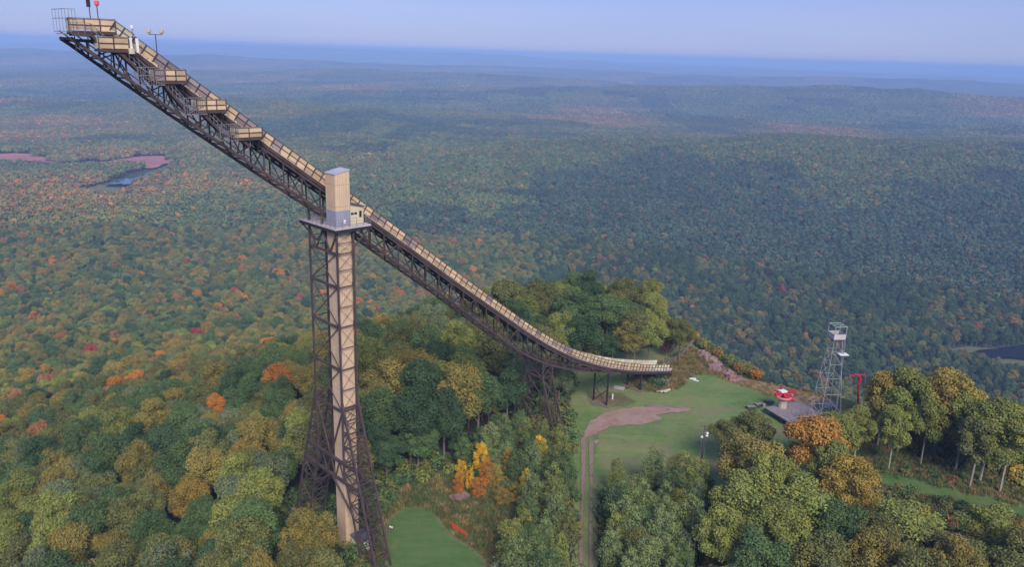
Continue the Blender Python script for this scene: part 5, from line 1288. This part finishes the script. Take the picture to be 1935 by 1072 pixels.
def patches(name, r0, r1, stp, meshes, scale0, label):
    xm = r1*math.sin(math.radians(46)); gx, gy = np.meshgrid(np.arange(-xm, xm, stp), np.arange(r0*.6, r1, stp)); X = gx.ravel()+prng.uniform(-.1, .1, gx.size)*stp; Y = gy.ravel()+prng.uniform(-.1, .1, gx.size)*stp
    rr_ = np.hypot(X, Y); m = (rr_ >= r0) & (rr_ < r1) & (np.abs(np.arctan2(X, Y)) < math.radians(45)); X, Y = X[m], Y[m]
    for P in FARC: m = ~inside(X, Y, P, stp*.15); X, Y = X[m], Y[m]
    Z = height(X, Y); st = waves(X, Y, 900, 33)+.6*waves(X, Y, 330, 2); wm = waves(X, Y, 1300, 6)+.7*waves(X, Y, 420, 19)
    T = []
    for a, b, X_, Y_ in zip(st, wm, X, Y):
        if X_ > 0 and Y_ < 1500: a -= .25*(1-abs(Y_-950)/600); b -= .12
        if X_ < 0: b += .02
        c = (np.array(COLS['green'])*.6+np.array(COLS['olive'])*.35) if a > -.2 else np.array(COLS['fir'])*1.15
        c = c*(1-np.clip((b-.0)*1.2, 0, .8))+np.array(COLS['golive'])*np.clip((b-.0)*1.2, 0, .8)
        if b > .45: c = c*.75+np.array(COLS['russet'])*.25
        T.append(c*prng.uniform(.85, 1.15)*(1.12 if X_ < 0 and Y_ < 2500 else 1.0))
    e_ = stp*.35; gxx = (height(X+e_, Y)-height(X-e_, Y))/(2*e_); gyy = (height(X, Y+e_)-height(X, Y-e_))/(2*e_); RT = []
    for a, b, k in zip(gxx, gyy, prng.choice(4, len(X))):      # each patch lies along its slope
        RT.append(tuple((Vector((0, 0, 1)).rotation_difference(Vector((-a, -b, 1))).to_matrix() @ Matrix.Rotation(k*math.pi/2, 3, 'Z')).to_euler('XYZ')))
    scatter(name, meshes, np.stack([X, Y, Z-1], 1), RT, np.full(len(X), scale0)*prng.uniform(.97, 1.06, len(X)), prng.choice(len(meshes), len(X)), T, label, 'woodland')
pm1 = [patch_mesh(100+i, 52, 84, 40, 3.9) for i in range(5)]
patches('valley_woodland', 985, 3000, 48, pm1, 1.0, 'hazy mixed woodland filling the valley')
pm2 = [patch_mesh(200+i, 150, 420, 12, 5.0) for i in range(4)]
patches('distant_woodland', 3000, 11000, 140, pm2, 1.0, 'blue-hazed distant woodland rolling to the far ridges')
pm3 = [patch_mesh(300+i, 300, 420, 7, 9.5) for i in range(3)]
patches('horizon_woodland', 11000, 24000, 285, pm3, 1.0, 'wooded ridges fading into the haze at the horizon')
# ---- bushes and rough growth
def bushes(P, stp, s0, s1, cols, rnd_keep=.8):
    xs = [p[0] for p in P]; ys = [p[1] for p in P]; gx, gy = np.meshgrid(np.arange(min(xs), max(xs), stp), np.arange(min(ys), max(ys), stp))
    X = gx.ravel()+prng.uniform(-.6, .6, gx.size)*stp; Y = gy.ravel()+prng.uniform(-.6, .6, gx.size)*stp; m = inside(X, Y, P, 0) & (prng.rand(len(X)) < rnd_keep)
    return [(a, b, prng.uniform(s0, s1), pick(cols)) for a, b in zip(X[m], Y[m])]
B = []
B += bushes(BIRCH_A, 1.9, .7, 1.5, dict(green=4, grey=4, olive=3, golive=1, dark=2)); B += bushes(BIRCH_B, 1.7, .7, 1.6, dict(green=5, grey=3, olive=3, lime=1, gold=.3, dark=2))
B += bushes(GP((1290, 905), (1350, 915), (1390, 1100), (1280, 1100)), 1.7, .8, 1.6, dict(green=6, dark=4, olive=2))
B += bushes(GP((655, 960), (700, 890), (850, 855), (980, 900), (990, 950), (850, 905), (760, 925), (700, 1000), (680, 1100), (650, 1100)), 1.5, .6, 1.5, dict(green=5, dark=3, lime=2, olive=2))
B += bushes(GP((960, 760), (1065, 700), (1090, 690), (1075, 760), (1075, 830), (1060, 870), (1000, 880)), 1.6, .8, 1.8, dict(green=4, dark=3, olive=3, russet=1, golive=1))
B += bushes([S(a, b, 0)[:2] for a, b in ((54, -117), (66, -117), (66, -101), (63, -97), (57.5, -95.5), (52, -90), (50, -100))], 1.4, .7, 1.5, dict(green=5, dark=5, olive=2), .9)
B += bushes(GP((1085, 665), (1110, 662), (1160, 653), (1300, 640), (1296, 628), (1150, 632), (1080, 640)), 1.5, 1.0, 2.0, dict(lime=3, green=4, dark=2, gold=1, olive=3, russet=.5))
B += bushes(GP((1112, 662), (1295, 645), (1290, 640), (1110, 655)), 1.3, .5, 1.1, dict(lime=3, green=3, gold=1, olive=3, russet=1))
B += bushes(GP((1305, 650), (1340, 668), (1400, 708), (1440, 722), (1460, 715), (1400, 690), (1340, 650)), 1.6, .6, 1.5, dict(russet=2, olive=4, golive=2, green=3, orange=.7), .75)
B += bushes(GP((1700, 935), (1790, 950), (1880, 975), (1900, 1030), (1840, 1040), (1740, 990), (1640, 960), (1640, 925)), 1.5, .5, 1.1, dict(russet=1, dark=3, grey=2, olive=3, green=2), .7)
B += bushes(GP((1625, 850), (1700, 870), (1800, 900), (1935, 945), (2000, 965), (2000, 975), (1800, 925), (1700, 905), (1640, 890)), 1.7, .35, .75, dict(dark=3, green=4, olive=2, russet=.6), .6)
B += bushes(GP((1612, 830), (1650, 838), (1700, 858), (1800, 890), (1935, 935), (2000, 950), (1935, 925), (1800, 880), (1650, 825)), 1.6, .4, 1.0, dict(gold=2, lime=3, olive=3, yellow=.3, green=2), .7)
B += bushes(GP((1620, 826), (1700, 852), (1800, 884), (1935, 930), (2040, 960), (2040, 900), (1935, 880), (1800, 840), (1700, 810), (1640, 795)), 2.0, 1.0, 2.6, dict(lime=4, ygold=2, olive=3, green=3), .75)
B += bushes(GP((1195, 745), (1225, 715), (1262, 716), (1262, 735)), 1.6, .5, 1.0, dict(dark=4, green=2), .8)
B += bushes(GP((1360, 840), (1450, 830), (1600, 850), (1600, 880), (1400, 940)), 2.0, .6, 1.3, dict(olive=3, green=3, dark=2), .7)
B += bushes(GP((1262, 690), (1300, 660), (1330, 672), (1385, 712), (1330, 706)), 2.0, .25, .6, dict(golive=3, olive=4, russet=2), .55)
BL = bushes(LOW, 2.6, .18, .5, dict(olive=4, lime=2, green=4), .8)
RND = GP((735, 1110), (722, 1030), (732, 985), (765, 964), (800, 962), (828, 980), (850, 1010), (885, 1035), (915, 1060), (935, 1110), (935, 1300), (735, 1300))
B += [q for q in BL if not inside(q[0], q[1], RND, .5)]
bm_ = [combined(f'bush{i}') for i in range(3)]
scatter('shrubbery', bm_, [(a, b, H(a, b)) for a, b, _, _ in B], prng.uniform(0, 6.28, len(B)), [q[2] for q in B], prng.choice(3, len(B)), [np.array(COLS[q[3]])*prng.uniform(.8, 1.2) for q in B], 'low bushes and undergrowth along the clearings and under the saplings', 'shrubs')
# rough grass tufts on the meadows
def tuft_mesh(seed):
    rng = np.random.RandomState(seed); n = 60; P = rng.normal(size=(n, 2))*.35; a = rng.uniform(0, 6.28, n); h = rng.uniform(.18, .5, n); w_ = .05
    V_ = np.empty((n, 4, 3)); dx, dy = np.cos(a)*w_, np.sin(a)*w_; lx_, ly_ = rng.normal(size=n)*.15, rng.normal(size=n)*.15
    V_[:, 0] = np.stack([P[:, 0]-dx, P[:, 1]-dy, np.zeros(n)-.05], 1); V_[:, 1] = np.stack([P[:, 0]+dx, P[:, 1]+dy, np.zeros(n)-.05], 1)
    V_[:, 2] = np.stack([P[:, 0]+lx_+dx*.3, P[:, 1]+ly_+dy*.3, h], 1); V_[:, 3] = np.stack([P[:, 0]+lx_-dx*.3, P[:, 1]+ly_-dy*.3, h], 1)
    return np_mesh('tuft', V_.reshape(-1, 3), np.arange(n*4).reshape(n, 4), ['leaf_inst'], {'v': rng.uniform(0, 1, n), 'w': rng.uniform(0, 1, n)})
COLS['straw'] = (.26, .20, .10); COLS['strawgreen'] = (.13, .13, .05)
T = bushes(MEAD, .8, .7, 1.3, dict(straw=2.5, strawgreen=5), .8)+bushes(LOW, .85, .8, 1.5, dict(straw=1.5, strawgreen=6, green=4), .8)+bushes(RIGHT, 1.0, .8, 1.6, dict(straw=2, strawgreen=4, green=4), .75)
T += bushes(GP((1345, 712), (1450, 726), (1545, 748), (1600, 775), (1490, 762)), .8, .6, 1.1, dict(straw=1), .8)
# keep the mown grass free of tufts
PATHS = [GP((735, 1110), (722, 1030), (732, 985), (765, 964), (800, 962), (828, 980), (850, 1010), (885, 1035), (915, 1060), (935, 1110)), GP((1630, 905), (1655, 900), (1720, 912), (1800, 930), (1900, 955), (2000, 985), (1990, 1005), (1880, 968), (1790, 945), (1700, 928))]
ta = np.array([(q[0], q[1]) for q in T]); ok = np.ones(len(T), bool)
for P in PATHS: ok &= ~inside(ta[:, 0], ta[:, 1], P, .2)
T = [q for q, k in zip(T, ok) if k]
ta = np.array([(q[0], q[1]) for q in T]); tzz = height(ta[:, 0], ta[:, 1])
scatter('rough_grass', [tuft_mesh(1), tuft_mesh(2)], np.stack([ta[:, 0], ta[:, 1], tzz+.12], 1), prng.uniform(0, 6.28, len(T)), [q[2] for q in T], prng.choice(2, len(T)), [np.array(COLS[q[3]])*prng.uniform(.8, 1.2) for q in T], 'tufts of unmown grass on the meadows', 'grass')

# ------------------------------------------------------------------ haze: the air itself, one closed box
mb = MB(); X0, X1, Y0, Y1 = -69000, 69000, -69000, 69000
mb.prism([(X0, Y0), (X1, Y0), (X1, Y1), (X0, Y1)], -420, 22)
m = bpy.data.materials.new('haze'); m.use_nodes = True; nt = m.node_tree; nt.nodes.clear()
pv = nt.nodes.new('ShaderNodeVolumePrincipled'); mo = nt.nodes.new('ShaderNodeOutputMaterial'); nt.links.new(pv.outputs[0], mo.inputs['Volume'])
pv.inputs['Color'].default_value = (0.38, 0.585, 1.0, 1); pv.inputs['Density'].default_value = 0.00016; pv.inputs['Anisotropy'].default_value = -0.2
M['haze'] = m; hz_o = mb.build('haze', 'haze'); tag(hz_o, 'thin blue evening haze over the whole valley', kind='stuff')
